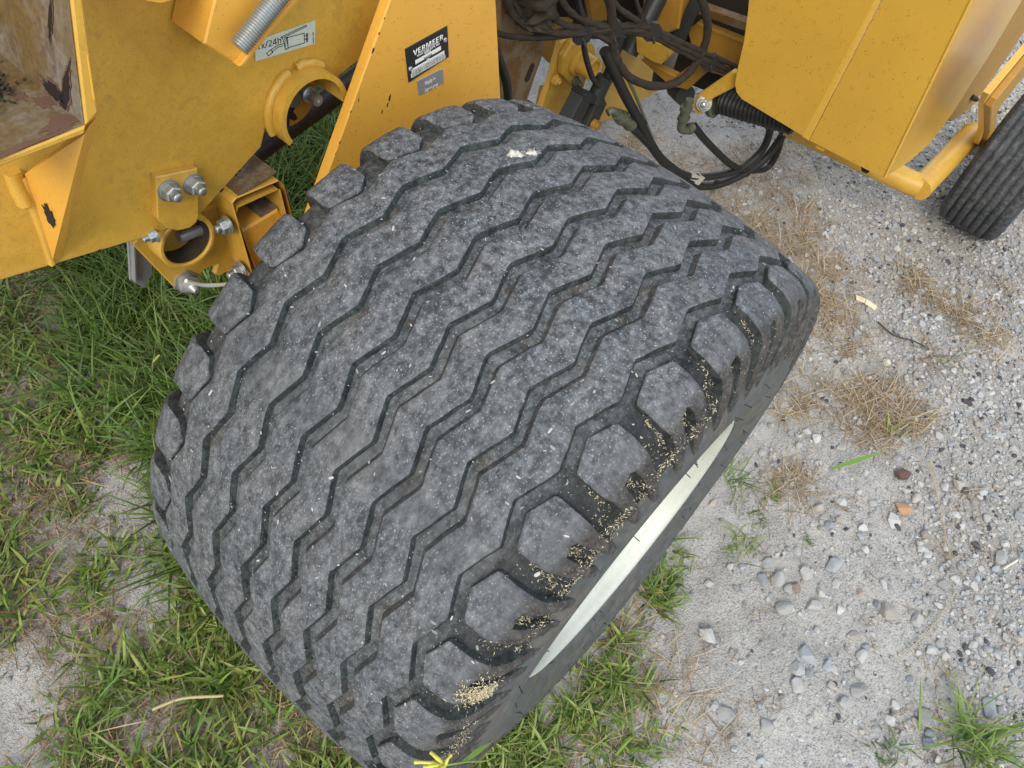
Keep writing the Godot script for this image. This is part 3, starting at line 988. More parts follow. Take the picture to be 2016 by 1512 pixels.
func make_straw() -> void:
	var r := RandomNumberGenerator.new()
	r.seed = 99
	var kinds := [tuft_mesh(21, 15, 0.085, 0.0017, 0.012, 1.3, DEAD, M.straw, 6), tuft_mesh(22, 13, 0.11, 0.0015, 0.02, 1.38, DEAD, M.straw, 6), tuft_mesh(23, 16, 0.06, 0.0015, 0.026, 1.4, BROWN, M.straw, 5)]
	var xf := [[], [], []]
	var cols := [[], [], []]
	# [x, y in the photograph's ground, spread, how many]
	for q in [[0.172, 1.567, 60, 30], [0.228, 1.418, 50, 22], [0.223, 1.240, 50, 20], [0.089, 1.340, 70, 40], [0.099, 1.216, 30, 18], [-0.032, 1.285, 60, 36], [-0.019, 1.165, 35, 22], [-0.113, 1.203, 50, 30], [-0.220, 1.129, 40, 24], [-0.207, 1.068, 30, 20], [-0.293, 1.055, 40, 26], [-0.141, 1.127, 30, 18], [-0.185, 1.220, 40, 10], [-0.344, 1.370, 22, 20], [-0.409, 1.332, 25, 20], [-0.485, 1.330, 25, 20], [-0.559, 1.329, 25, 18], [-0.530, 1.496, 15, 8], [-0.558, 1.448, 15, 6], [-0.460, 0.910, 40, 36], [-0.484, 0.973, 30, 20], [-0.429, 0.861, 40, 22], [-0.376, 0.852, 50, 16], [-0.563, 0.926, 25, 24], [-0.530, 0.856, 25, 16], [-0.483, 0.812, 25, 18], [-0.327, 0.785, 35, 12], [-0.297, 0.737, 25, 10], [-0.504, 1.164, 20, 8], [-0.432, 0.561, 22, 18], [-0.442, 0.615, 18, 8], [-0.733, 0.833, 10, 6], [-0.773, 0.651, 8, 4], [0.378, 1.274, 60, 24], [0.487, 1.263, 50, 16], [0.577, 1.275, 50, 12], [-0.294, 0.944, 40, 10], [-0.397, 0.529, 15, 6], [-0.564, -0.025, 60, 10], [-0.456, -0.049, 60, 10], [-0.449, -0.155, 60, 12], [-0.883, 0.278, 40, 6], [-0.593, 1.316, 20, 10]]:
		for k in int(q[3] * 0.62):
			var at := Vector3(q[0] + r.randfn(0, q[2]) * 0.001, 0, q[1] + r.randfn(0, q[2]) * 0.001)
			if tyre_foot(at.x, at.z): continue
			var p := r.randi() % 3
			xf[p].append(Transform3D(Basis.from_euler(Vector3(0, r.randf() * TAU, 0)) * Basis.from_scale(Vector3.ONE * r.randf_range(0.55, 1.15)), Vector3(at.x, ground_y(at.x, at.z) + 0.001, at.z)))
			var v := r.randf_range(0.75, 1.3)
			cols[p].append(Color(v, v, v))
	for k in 900:
		var x := r.randf_range(-1.1, 0.9)
		var z := r.randf_range(-0.3, 2.4)
		if tyre_foot(x, z) or grit(x, z) > 1.1 and r.randf() < 0.8: continue
		if n_h1.get_noise_2d(x * 3.0 + 7.0, z * 3.0) < 0.05: continue
		xf[2].append(Transform3D(Basis.from_euler(Vector3(0, r.randf() * TAU, 0)) * Basis.from_scale(Vector3.ONE * r.randf_range(0.3, 0.8)), Vector3(x, ground_y(x, z), z)))
		var v := r.randf_range(0.6, 1.1)
		cols[2].append(Color(v, v, v))
	for k in 3:
		var o := scatter("dry_grass", kinds[k], xf[k], cols[k])
		tag(o, ["tan dead grass lying in clumps on the bare ground", "long tan dead stems lying on the bare ground", "thin brown dead grass strewn over the bare ground"][k], "dry grass", "dead grass on the bare ground", "stuff")

func plant(called: String, px: float, py: float, mesh: Mesh, s: float, label: String, category := "grass tuft") -> void:
	var o := MeshInstance3D.new()
	o.name = called
	o.mesh = mesh
	add_child(o, true)
	var at := Vector3(px, 0, py)
	o.transform = Transform3D(Basis.from_euler(Vector3(0, px * 7.0, 0)) * Basis.from_scale(Vector3.ONE * s), Vector3(at.x, ground_y(at.x, at.z), at.z))
	tag(o, label, category)

func stalk(called: String, path: Array, w: float, col: Color, label: String, category: String, m: Material = null) -> MeshInstance3D:
	var st := S()
	st.set_color(col)
	tube(st, smooth_path(path, 5), w, 6, w * 0.4)
	var o := obj(called, st, m if m else M.straw)
	tag(o, label, category)
	return o

func make_plants() -> void:
	plant("grass_tuft", -0.972, 0.329, tuft_mesh(41, 60, 0.15, 0.0048, 0.022, 0.75, GREEN, M.blade, 6), 1.0, "big bright green grass tuft at the bottom right corner")
	plant("grass_tuft", -1.020, 0.329, tuft_mesh(42, 40, 0.13, 0.0046, 0.02, 0.8, GREEN, M.blade, 6), 1.0, "second green grass tuft right of the biggest corner tuft")
	plant("grass_tuft", -0.323, 0.478, tuft_mesh(43, 26, 0.085, 0.0034, 0.012, 0.85, GREEN, M.blade, 6), 1.0, "small green grass tuft beside the white rim of the big wheel")
	plant("grass_tuft", -0.411, 0.365, tuft_mesh(44, 34, 0.07, 0.003, 0.018, 0.8, GREEN, M.blade, 6), 1.0, "wispy olive grass tuft above the largest half buried stones")
	plant("grass_tuft", -0.528, 0.468, tuft_mesh(45, 16, 0.03, 0.0022, 0.006, 0.7, GREEN, M.blade), 1.0, "tiny green grass sprig alone on gravel below the tan dead tuft")
	plant("weed", -0.537, 0.863, tuft_mesh(46, 12, 0.05, 0.005, 0.008, 0.7, [Color(0.2, 0.23, 0.04)], M.blade), 1.0, "yellow green weed sprouting from the large dead grass clump", "weed")
	plant("weed", -0.407, 0.512, tuft_mesh(47, 14, 0.03, 0.006, 0.008, 0.9, [Color(0.12, 0.2, 0.03)], M.blade), 1.0, "small leafy green weed near the right edge of the big tyre", "weed")
	plant("weed", -0.867, 0.204, tuft_mesh(48, 30, 0.04, 0.004, 0.02, 1.0, [Color(0.06, 0.12, 0.03)], M.blade), 1.0, "low dark green weed on dust left of the corner grass tufts", "weed")
	plant("weed", -0.397, 0.440, tuft_mesh(49, 16, 0.035, 0.003, 0.015, 1.0, [Color(0.1, 0.16, 0.04)], M.blade), 1.0, "thin trailing green weed on dust below the small green tuft", "weed")
	plant("weed", -0.562, 1.163, tuft_mesh(50, 14, 0.06, 0.003, 0.012, 1.0, [Color(0.09, 0.14, 0.04)], M.blade), 1.0, "faint green weed on bare ground right of the straw clump", "weed")
	plant("grass_tuft", -0.418, 0.584, tuft_mesh(51, 40, 0.065, 0.0018, 0.01, 1.1, DEAD, M.straw, 6), 1.0, "tan dead grass tuft on gravel above the small green sprig")
	plant("grass_tuft", -0.555, 0.928, tuft_mesh(52, 60, 0.09, 0.0019, 0.012, 1.15, DEAD, M.straw, 6), 1.0, "bushy orange tan dead tuft right of the yellow green weed")
	var bl := SurfaceTool.new()
	bl.begin(Mesh.PRIMITIVE_TRIANGLES)
	bl.set_color(Color(0.14, 0.27, 0.03))
	bl.set_smooth_group(0)
	var c0 := Vector3(-0.4770, 0.0100, 0.6651)
	var c1 := Vector3(-0.5091, 0.0300, 0.7128)
	var c2 := Vector3(-0.5528, 0.0200, 0.7969)
	var w := (c2 - c0).cross(Vector3.UP).normalized() * 0.0055
	quad(bl, c0 - w * 0.6, c0 + w * 0.6, c1 + w, c1 - w)
	tri(bl, c1 - w, c1 + w, c2)
	tag(obj("grass_leaf", bl, M.blade), "single broad bright green grass blade lying below the dead tuft", "grass blade")
	stalk("twig", [Vector3(-0.3483, 0.0060, 1.1386), Vector3(-0.4013, 0.0060, 1.1288), Vector3(-0.4506, 0.0060, 1.1481), Vector3(-0.4815, 0.0060, 1.1503)], 0.0022, Color(0.06, 0.05, 0.03), "thin dark twig lying on pale dust below the cream leaf scrap", "twig")
	stalk("straw_stem", [Vector3(-0.6377, 0.0080, 0.8471), Vector3(-0.7112, 0.0080, 0.7469), Vector3(-0.7770, 0.0080, 0.6592)], 0.0012, Color(0.42, 0.3, 0.14), "long thin golden stem on gravel below the dead tuft", "stem")
	stalk("straw_stem", [Vector3(-0.8814, 0.0060, 0.7092), Vector3(-0.8970, 0.0060, 0.7504)], 0.0026, Color(0.6, 0.56, 0.46), "short white straw piece on gravel at the right edge", "stem")
	stalk("straw_stem", [Vector3(-0.7988, 0.0060, 0.3837), Vector3(-0.8205, 0.0060, 0.4810), Vector3(-0.8236, 0.0060, 0.5867)], 0.0012, Color(0.4, 0.33, 0.2), "thin pale stem crossing dust left of the corner grass", "stem")
	stalk("straw_stem", [Vector3(0.2364, 0.0400, -0.7116), Vector3(0.2105, 0.0400, -0.6609), Vector3(0.1568, 0.0400, -0.6055)], 0.003, Color(0.46, 0.38, 0.2), "flattened straw stem lying across grass at lower left", "stem")
	# a scrap of dry leaf folded in two
	var st := S()
	st.set_smooth_group(-1)
	var a := [Vector3(-0.2591, 0.0120, 1.1765), Vector3(-0.2866, 0.0120, 1.1832), Vector3(-0.2904, 0.0120, 1.1675), Vector3(-0.2688, 0.0120, 1.1615)]
	var b := [Vector3(-0.2876, 0.0120, 1.1841), Vector3(-0.3245, 0.0120, 1.1901), Vector3(-0.3262, 0.0120, 1.1751), Vector3(-0.2933, 0.0120, 1.1678)]
	plate(st, a, Vector3(0, -0.0015, 0), 0.0004)
	plate(st, b, Vector3(0.0005, -0.0018, 0), 0.0004)
	var o := obj("leaf_scrap", st, mat(Color(0.72, 0.58, 0.36), 0.7))
	tag(o, "pale cream scrap of dry leaf on bare ground above the twig", "leaf")
	# a tall stalk that leans against the tyre, with a spreading yellow seed head
	var sh := S()
	var root := Vector3(-0.2979, 0.0000, -0.2691)
	var knot := Vector3(-0.3045, 0.6900, -0.4150)
	var mid := Vector3(-0.3142, 0.6400, -0.3961)
	sh.set_color(Color(0.25, 0.34, 0.06))
	tube(sh, smooth_path([root, root.lerp(mid, 0.5) + Vector3(-0.015, 0.06, -0.02), mid, knot], 8), 0.0011, 6)
	sh.set_color(Color(0.55, 0.52, 0.09))
	for e in [Vector3(-0.2787, 0.7000, -0.4349), Vector3(-0.2853, 0.7000, -0.4169), Vector3(-0.3029, 0.7000, -0.4042), Vector3(-0.2898, 0.7000, -0.4321), Vector3(-0.3032, 0.7000, -0.4284)]:
		tube(sh, smooth_path([knot, knot.lerp(e, 0.5) + Vector3(0, 0.007, 0), e], 6), 0.0021, 7, 0.0014)
	sh.set_color(Color(0.16, 0.27, 0.04))
	sh.set_smooth_group(0)
	var g0 := Vector3(-0.3121, 0.6300, -0.3969)
	var g1 := Vector3(-0.3162, 0.6200, -0.3775)
	var g2 := Vector3(-0.3209, 0.6000, -0.3541)
	var gw := (g2 - g0).cross(Vector3.UP).normalized() * 0.0032
	quad(sh, g0 - gw * 0.6, g0 + gw * 0.6, g1 + gw, g1 - gw)
	tri(sh, g1 - gw, g1 + gw, g2)
	tag(obj("seed_head", sh, M.straw), "yellow spreading grass seed head leaning on the tyre at the bottom edge", "seed head")
	var s2 := S()
	var k0 := Vector3(0.9174, 0.0000, -0.2900)
	var k1 := Vector3(0.8657, 0.1000, -0.2625)
	s2.set_color(Color(0.28, 0.34, 0.08))
	tube(s2, [k0, k0.lerp(k1, 0.6), k1], 0.0012, 6)
	s2.set_color(Color(0.36, 0.42, 0.12))
	tube(s2, [k1, Vector3(0.8374, 0.1400, -0.2487)], 0.0028, 7, 0.0015)
	tag(obj("seed_head", s2, M.straw), "single green seed head standing in grass left of the tyre", "seed head")

# straw dust that has settled on the shoulder of the tyre
func make_crumbs() -> void:
	var r := RandomNumberGenerator.new()
	r.seed = 55
	var st := S()
	st.set_smooth_group(-1)
	st.set_color(Color(1, 1, 1))
	for q in [[Vector3(0.5, 0, 0), Vector3(-0.5, 0.05, 0.2), Vector3(-0.3, 0.1, -0.3)], [Vector3(0.5, 0, 0), Vector3(-0.5, 0.05, 0.2), Vector3(0, 0.35, 0)], [Vector3(0.5, 0, 0), Vector3(-0.3, 0.1, -0.3), Vector3(0, 0.35, 0)], [Vector3(-0.5, 0.05, 0.2), Vector3(-0.3, 0.1, -0.3), Vector3(0, 0.35, 0)]]:
		tri(st, q[0], q[1], q[2])
	st.generate_normals()
	var mesh := st.commit()
	mesh.surface_set_material(0, M.crumb)
	var xf := []
	var cols := []
	var put := func(s: float, ph: float, h: float, size: float) -> void:
		xf.append(Transform3D(Basis.from_euler(Vector3(r.randf() * TAU, r.randf() * TAU, r.randf() * TAU)) * Basis.from_scale(Vector3(size * 1.5, size, size * 0.8)), tp(s, ph, h)))
		var k := r.randf_range(0.7, 1.25)
		cols.append(Color(0.58 * k, 0.5 * k, 0.33 * k))
	for k in range(-6, 3):
		var amount := r.randf_range(0.35, 1.2) * (1.0 if k < 1 else 0.6)
		for i in int(75 * amount):   # in the notch of the block
			put.call(r.randf_range(0.289, 0.325), k - 0.36 + r.randfn(0, 0.07), base_h(0.3) + 0.001 + r.randf() * 0.004, 0.0008 + 0.003 * pow(r.randf(), 2.0))
		for i in int(75 * amount):   # behind the block, in the gap to the next
			put.call(0.262 + absf(r.randfn(0, 0.03)), k - 0.71 - absf(r.randfn(0, 0.035)), base_h(0.28) + 0.001 + r.randf() * 0.003, 0.0007 + 0.0026 * pow(r.randf(), 2.0))
		for i in int(25 * amount):
			put.call(r.randf_range(0.285, 0.33), k + 0.06 + r.randf() * 0.2, base_h(0.3) + 0.001, r.randf_range(0.001, 0.0028))
	for i in 1500:                   # along the edge where the shoulder turns down
		var ph := r.randf_range(-6.6, 0.2)
		if n_h2.get_noise_1d(ph * 0.09) < -0.1: continue
		put.call(0.325 + r.randfn(0, 0.009), ph, maxf(base_h(0.325), -0.004) * r.randf() + 0.001, 0.0007 + 0.0028 * pow(r.randf(), 2.0))
	for i in 520:                    # a thick cake of it on one block, low at the back
		put.call(0.3 + r.randfn(0, 0.011), -4.42 + r.randfn(0, 0.10), 0.001 + r.randf() * 0.002, r.randf_range(0.0015, 0.0035))
	for i in 500:
		put.call(r.randf_range(0.235, 0.33), r.randf_range(-6.5, 2.0), 0.0015, r.randf_range(0.0007, 0.0016))
	var o := scatter("straw_crumbs", mesh, xf, cols)
	tag(o, "yellow straw dust caught along the outer shoulder of the tyre", "straw dust", "", "stuff")
	# specks of dried mud and chalk flattened on the tread
	var fx := []
	var fc := []
	for i in 900:
		var s := r.randf_range(-0.2, 0.28)
		var ph := r.randf_range(-9.5, 5.0)
		var p := tp(s, ph, 0.0003)
		var up := (tp(s, ph, 0.01) - tp(s, ph, 0.0)).normalized()
		var b := basis2(up)
		var size := 0.0009 + 0.0022 * pow(r.randf(), 3.0)
		if i < 26: size = r.randf_range(0.003, 0.0058)
		var turn := r.randf() * TAU
		var u: Vector3 = b[0] * cos(turn) + b[1] * sin(turn)
		fx.append(Transform3D(Basis(u * size * r.randf_range(1.0, 2.2), up * size * 0.3, u.cross(up) * size), p))
		var k := r.randf_range(0.45, 1.0)
		fc.append(Color(0.5 * k, 0.5 * k, 0.48 * k))
	var flat_stone := stone_mesh(990, 0.8, Color(1.25, 1.25, 1.25))
	tag(scatter("mud_flecks", flat_stone, fx, fc), "pale flecks of dried mud flattened on the tyre tread", "mud flecks", "", "stuff")
	# a wisp of white fluff in a groove near the front
	var fl := S()
	var path := []
	for i in 7:
		path.append(tp(0.0 - 0.079 + 0.0025 * i, 1.02 + 0.055 * i, -0.003 + 0.002 * sin(i * 1.3)))
	fl.set_color(Color(1, 1, 1))
	tube(fl, smooth_path(path, 6), 0.0045, 10, 0.007)
	for i in 90:
		var p: Vector3 = path[r.randi() % 7]
		var d := Vector3(r.randfn(0, 1), absf(r.randfn(0, 1)), r.randfn(0, 1)).normalized()
		tube(fl, [p, p + d * 0.004, p + d * 0.0065 + Vector3(r.randfn(0, 0.002), 0.001, r.randfn(0, 0.002))], 0.00035, 4, 0.0, false)
	tag(obj("fluff", fl, M.fluff), "wisp of dirty white fluff caught in a groove of the tyre", "fluff")

# ---------------------------------------------------------------- the machine
func slab(called: String, parent: Node, pts: Array, ext: Vector3, m: Material, bev := 0.0015) -> MeshInstance3D:
	var st := S()
	plate(st, pts, ext, bev)
	return obj(called, st, m, parent)

func bar(called: String, parent: Node, pts: Array, r: float, m: Material, sides := 14, rough := 0.0, step := 6) -> MeshInstance3D:
	var st := S()
	tube(st, smooth_path(pts, step) if pts.size() > 2 else pts, r, sides, rough, true, pts.size() * 7)
	return obj(called, st, m, parent)

# a band that runs part of the way round a circle in the machine's side plane
func arc_band(st: SurfaceTool, c: Vector3, r0: float, r1: float, x0: float, x1: float, a0: float, a1: float, n := 28) -> void:
	var at := func(r: float, x: float, a: float) -> Vector3: return Vector3(x, c.y + r * sin(a), c.z + r * cos(a))
	for k in n:
		var a := lerpf(a0, a1, float(k) / n)
		var b := lerpf(a0, a1, float(k + 1) / n)
		st.set_smooth_group(1)
		quad(st, at.call(r1, x0, a), at.call(r1, x0, b), at.call(r1, x1, b), at.call(r1, x1, a))
		st.set_smooth_group(2)
		quad(st, at.call(r0, x0, a), at.call(r0, x0, b), at.call(r0, x1, b), at.call(r0, x1, a))
		st.set_smooth_group(-1)
		quad(st, at.call(r0, x0, a), at.call(r0, x0, b), at.call(r1, x0, b), at.call(r1, x0, a))
	for a in [a0, a1]:
		quad(st, at.call(r0, x0, a), at.call(r1, x0, a), at.call(r1, x1, a), at.call(r0, x1, a))

# a thin irregular patch where paint has gone
func patch(called: String, parent: Node, c: Vector3, u: Vector3, v: Vector3, m: Material, seed_: int, thick := 0.0007) -> void:
	var pts := []
	var r := RandomNumberGenerator.new()
	r.seed = seed_
	for k in 26:
		var a := TAU * k / 26.0
		var q := r.randf_range(0.6, 1.2)
		pts.append(c + u * cos(a) * q + v * sin(a) * q)
	var n := u.cross(v).normalized()
	if n.x > 0.0: n = -n
	if m == M.rust:   # primer and rust show round the edge of the chip
		var halo := []
		for k in 26:
			halo.append(c + (pts[k] - c) * r.randf_range(1.12, 1.5) + n * thick * 0.45)
		slab("rust_edge" if called != "paint_chip" else "primer_edge", parent, halo, -n * thick * 0.4, M.rust_edge, 0.0)
	for k in 26: pts[k] += n * thick
	slab(called, parent, pts, -n * thick * 0.9, m, 0.0002)

func make_tailgate() -> void:
	var X := Vector3(1, 0, 0)
	var panel := slab("side_panel", baler, [Vector3(0.4000, 0.9310, -0.4414), Vector3(0.4000, 0.8588, -0.2356), Vector3(0.4000, 0.8458, -0.1704), Vector3(0.4000, 0.8892, -0.0511), Vector3(0.4000, 0.9029, -0.0424), Vector3(0.4000, 0.9234, -0.0299), Vector3(0.4000, 0.9435, -0.0151), Vector3(0.4000, 0.9564, 0.0049), Vector3(0.4000, 0.9592, 0.0262), Vector3(0.4000, 0.9538, 0.0456), Vector3(0.4000, 0.9404, 0.0653), Vector3(0.4000, 0.9226, 0.0839), Vector3(0.4000, 0.9316, 0.1495), Vector3(0.4000, 0.9691, 0.1832), Vector3(0.4000, 1.0313, 0.2075), Vector3(0.4000, 1.1259, 0.2265), Vector3(0.4000, 1.2520, -0.1630), Vector3(0.4000, 1.0555, -0.2233), Vector3(0.4000, 1.1035, -0.2712), Vector3(0.4000, 1.1098, -0.3311)], X * 0.008, M.yellow, 0.002)
	tag(panel, "large speckled yellow side panel")
	# tab with two bolts
	var tab := slab("bolted_tab", baler, [Vector3(0.3880, 0.9444, -0.2028), Vector3(0.3880, 0.9234, -0.1498), Vector3(0.3880, 0.8573, -0.1744), Vector3(0.3880, 0.8503, -0.1804), Vector3(0.3880, 0.8475, -0.1920), Vector3(0.3880, 0.8538, -0.2078), Vector3(0.3880, 0.8674, -0.2192), Vector3(0.3880, 0.8835, -0.2245), Vector3(0.3880, 0.8900, -0.2246)], X * 0.0118, M.yellow, 0.0015)
	bolt("bolt", Vector3(0.3880, 0.9190, -0.1963), -X, 0.0112, tab, 0.75)
	bolt("bolt", Vector3(0.3880, 0.9072, -0.1640), -X, 0.0112, tab, 0.75)
	# upright flange, shelf and gusset that make the trough at the corner
	var fl := slab("flange", baler, [Vector3(0.2700, 1.2661, -0.2223), Vector3(0.2700, 1.1307, -0.2736), Vector3(0.2700, 1.1361, -0.2584), Vector3(0.2700, 1.2630, -0.2141)], X * 0.25, M.yellow, 0.002)
	var a := Vector3(0.2700, 1.2661, -0.2223) + X * 0.003
	var b := Vector3(0.2700, 1.1307, -0.2736) + X * 0.003
	var n := (b - a).cross(X).normalized()
	if n.z > 0.0: n = -n
	slab("grimy_face", fl, [a + n * 0.0016, b + n * 0.0016, b + X * 0.24 + n * 0.0016, a + X * 0.24 + n * 0.0016], -n * 0.0012, M.grime, 0.0003)
	var sh := slab("shelf", baler, [Vector3(0.2700, 1.1301, -0.2745), Vector3(0.2700, 1.1436, -0.3770), Vector3(0.2700, 1.1379, -0.3805), Vector3(0.2700, 1.1239, -0.2787)], X * 0.25, M.yellow, 0.0015)
	a = Vector3(0.2700, 1.1301, -0.2745) + X * 0.003
	b = Vector3(0.2700, 1.1436, -0.3770) + X * 0.003
	n = (b - a).cross(X).normalized()
	if n.y < 0.0: n = -n
	slab("grimy_face", sh, [a + n * 0.0016, b + n * 0.0016, b + X * 0.24 + n * 0.0016, a + X * 0.24 + n * 0.0016], -n * 0.0012, M.grime, 0.0003)
	var st := S()
	st.set_smooth_group(-1)
	var t1 := Vector3(0.2700, 1.1237, -0.2793)
	var t1f := Vector3(0.2700, 1.1341, -0.2599)
	var t2 := Vector3(0.3990, 1.0228, -0.3260)
	var t3 := Vector3(0.3990, 0.9055, -0.3561)
	var t3f := Vector3(0.3990, 0.9042, -0.3436)
	tri(st, t1, t2, t3)
	quad(st, t1, t3, t3f, t1f)
	tri(st, t1, t1f, t2)
	var gus := obj("gusset", st, M.amber, baler)
	var gn := (t2 - t1).cross(t3 - t1).normalized()
	if gn.z > 0.0: gn = -gn
	var gc := (t1 * 0.22 + t2 * 0.28 + t3 * 0.5)
	patch("rust_hole", gus, gc + gn * 0.001, (t3 - t2).normalized() * 0.016, gn.cross((t3 - t2).normalized()) * 0.008, M.void_dark, 3)
	st = S()
	tube(st, [t2, t2.lerp(t3, 0.3), t2.lerp(t3, 0.6), t3], 0.006, 8, 0.004)
	tube(st, [t2 + Vector3(0, 0.01, -0.008), t2.lerp(t3, 0.25) + Vector3(0, 0, -0.008)], 0.009, 8, 0.004)
	obj("weld_bead", st, M.yellow, gus)
	slab("trough_back", baler, [Vector3(0.5000, 1.2854, -0.2441), Vector3(0.5000, 1.2255, -0.0325), Vector3(0.5000, 0.8824, -0.1925), Vector3(0.5000, 1.0301, -0.4182)], X * 0.01, M.dark_grime, 0.0)
	# rust and dirt in the trough corner
	var k := Vector3(0.2700, 1.1310, -0.2838) + X * 0.02
	var sd := (b - a).normalized()
	var su_ := n
	patch("rust_patch", sh, a + sd * 0.014 + X * 0.012 + su_ * 0.0022, sd * 0.016, X * 0.009, M.rust, 11)
	patch("rust_patch", sh, a + sd * 0.010 + X * 0.05 + su_ * 0.0022, sd * 0.006, X * 0.012, M.rust, 12)
	patch("rust_patch", sh, a + sd * 0.022 + X * 0.075 + su_ * 0.0022, sd * 0.005, X * 0.009, M.rust, 13)
	patch("rust_patch", sh, a + sd * 0.075 + X * 0.0 + su_ * 0.0022, sd * 0.05, X * 0.004, M.rust, 17)
	var f0 := Vector3(0.2700, 1.1307, -0.2736) + X * 0.003
	var fdir := (Vector3(0.2700, 1.2661, -0.2223) + X * 0.003 - f0).normalized()
	var fn := Vector3(0, fdir.z, -fdir.y)
	if fn.z > 0.0: fn = -fn
	patch("rust_patch", fl, f0 + fdir * 0.022 + X * 0.022 + fn * 0.0022, fdir * 0.028 - X * 0.012, X * 0.0055 + fdir * 0.002, M.rust, 14)
	patch("rust_patch", fl, f0 + fdir * 0.078 + X * 0.034 + fn * 0.0022, fdir * 0.018 - X * 0.006, X * 0.003, M.rust, 15)
	patch("rust_patch", fl, f0 + fdir * 0.19 + X * 0.035 + fn * 0.0022, fdir * 0.009, X * 0.003, M.rust, 16)
	patch("rust_patch", fl, f0 + fdir * 0.01 + X * 0.045 + fn * 0.0022, fdir * 0.008, X * 0.02, M.rust, 18)
	patch("scrape", fl, f0 + fdir * 0.235 + X * 0.045 + fn * 0.0022, fdir * 0.022, X * 0.002, M.print_white, 19)
	bar("paint_run", fl, [Vector3(0.2700, 1.1880, -0.2434) - X * 0.0005, Vector3(0.2700, 1.1500, -0.2566) - X * 0.0005], 0.0012, M.yellow, 8)
	st = S()
	st.set_smooth_group(-1)
	var r := RandomNumberGenerator.new()
	r.seed = 8
	for i in 160:
		var c := a + sd * (0.04 + r.randfn(0, 0.012)) + X * (0.11 + r.randfn(0, 0.02)) + n * (0.003 + absf(r.randfn(0, 0.004)))
		tube(st, [c, c + Vector3(r.randfn(0, 0.004), r.randf_range(-0.001, 0.003), r.randfn(0, 0.004))], r.randf_range(0.0008, 0.0022), 5, 0.001)
	obj("leaf_litter", st, M.dark_grime, sh)
	# bracket with the threaded tensioning rod
	var br := slab("rod_bracket", baler, [Vector3(0.3350, 1.1029, -0.1087), Vector3(0.3350, 1.0605, -0.0784), Vector3(0.3350, 1.1059, 0.0294), Vector3(0.3350, 1.1309, 0.0655), Vector3(0.3350, 1.1796, -0.0617), Vector3(0.3350, 1.1443, -0.0780)], X * 0.06, M.amber, 0.002)
	slab("bracket_lip", br, [Vector3(0.3250, 1.0680, -0.0833), Vector3(0.3250, 1.0653, -0.0780), Vector3(0.3250, 1.1074, 0.0216), Vector3(0.3250, 1.1348, 0.0653), Vector3(0.3250, 1.1374, 0.0586), Vector3(0.3250, 1.1107, 0.0166)], X * 0.012, M.amber, 0.001)
	var prof_ := []
	var q0 := Vector3(0.3120, 1.0971, -0.0829)
	var q1 := Vector3(0.3120, 1.1373, 0.0014)
	var y := 0.0
	prof_.append([0.0, 0.0])
	while y < (q1 - q0).length():
		prof_.append([y, 0.0094])
		prof_.append([y + 0.0014, 0.0113])
		prof_.append([y + 0.0018, 0.0113])
		y += 0.0032
	st = S()
	lathe(st, q0, q1 - q0, prof_, 18, true)
	tag(obj("threaded_rod", st, M.zinc, br), "zinc plated threaded tensioning rod")
	slab("bracket_tongue", baler, [Vector3(0.3350, 1.1955, -0.1523), Vector3(0.3350, 1.1738, -0.1546), Vector3(0.3350, 1.1666, -0.1500), Vector3(0.3350, 1.1590, -0.1372), Vector3(0.3350, 1.1572, -0.1220), Vector3(0.3350, 1.1765, -0.1051)], X * 0.06, M.amber, 0.002)
	# round collar at the slanted edge, with two capped bolts inside
	var c := Vector3(0.4000, 0.9147, 0.0279)
	st = S()
	var e0 := Vector3(0.4000, 0.9204, 0.0880) - c
	var e1 := Vector3(0.4000, 0.9046, -0.0367) - c
	var a0 := atan2(e0.y, e0.z)
	var a1 := atan2(e1.y, e1.z)
	if a1 < a0: a1 += TAU
	arc_band(st, c, 0.049, 0.057, 0.372, 0.47, a0 - 0.25, a1 + 0.25)
	var col := obj("collar", st, M.yellow, baler)
	for span in [[a0 + 0.7, a0 + 1.45], [a0 + 1.65, a1 + 0.05]]:
		var bead := []
		for i in 12:
			var t := lerpf(span[0], span[1], i / 11.0)
			bead.append(Vector3(0.397, c.y + 0.059 * sin(t), c.z + 0.059 * cos(t)))
		st = S()
		tube(st, bead, 0.0065, 10, 0.0025)
		obj("weld_bead", st, M.yellow, col)
	var pl := []
	for i in 24: pl.append(Vector3(0.43, c.y + 0.0485 * sin(TAU * i / 24.0), c.z + 0.0485 * cos(TAU * i / 24.0)))
	slab("collar_floor", col, pl, X * 0.006, M.dull_yellow, 0.0)
	patch("oil_stain", col, Vector3(0.4295, 0.8984, 0.0148), Vector3(0, 0.028, 0.0), Vector3(0, 0, 0.022), M.void_dark, 41)
	st = S()
	lathe(st, Vector3(0.4300, 0.9062, 0.0540), -X, [[0.0, 0.013], [0.012, 0.013], [0.014, 0.011], [0.014, 0.008], [0.03, 0.008], [0.03, 0.004], [0.027, 0.004], [0.027, 0.0]], 20)
	obj("bolt", st, M.zinc, col)
	st = S()
	lathe(st, Vector3(0.4300, 0.9195, 0.0232), -X, [[0.0, 0.014], [0.012, 0.014], [0.02, 0.011], [0.02, 0.0]], 20)
	obj("bolt", st, M.olive, col)
	bar("black_roller", baler, [Vector3(0.4900, 0.8007, -0.0806), Vector3(0.4900, 0.8196, 0.1213), Vector3(0.4900, 0.8534, 0.4221)], 0.017, M.black, 18, 0.0, 1)
	# grease interval sticker
	var sk := slab("grease_sticker", baler, [Vector3(0.3988, 1.0080, -0.0231), Vector3(0.3988, 0.9890, 0.0677), Vector3(0.3988, 1.0181, 0.0760), Vector3(0.3988, 1.0321, -0.0152)], X * 0.0007, M.sticker, 0.0)
	st = S()
	var sn := Vector3(-1, 0, 0)
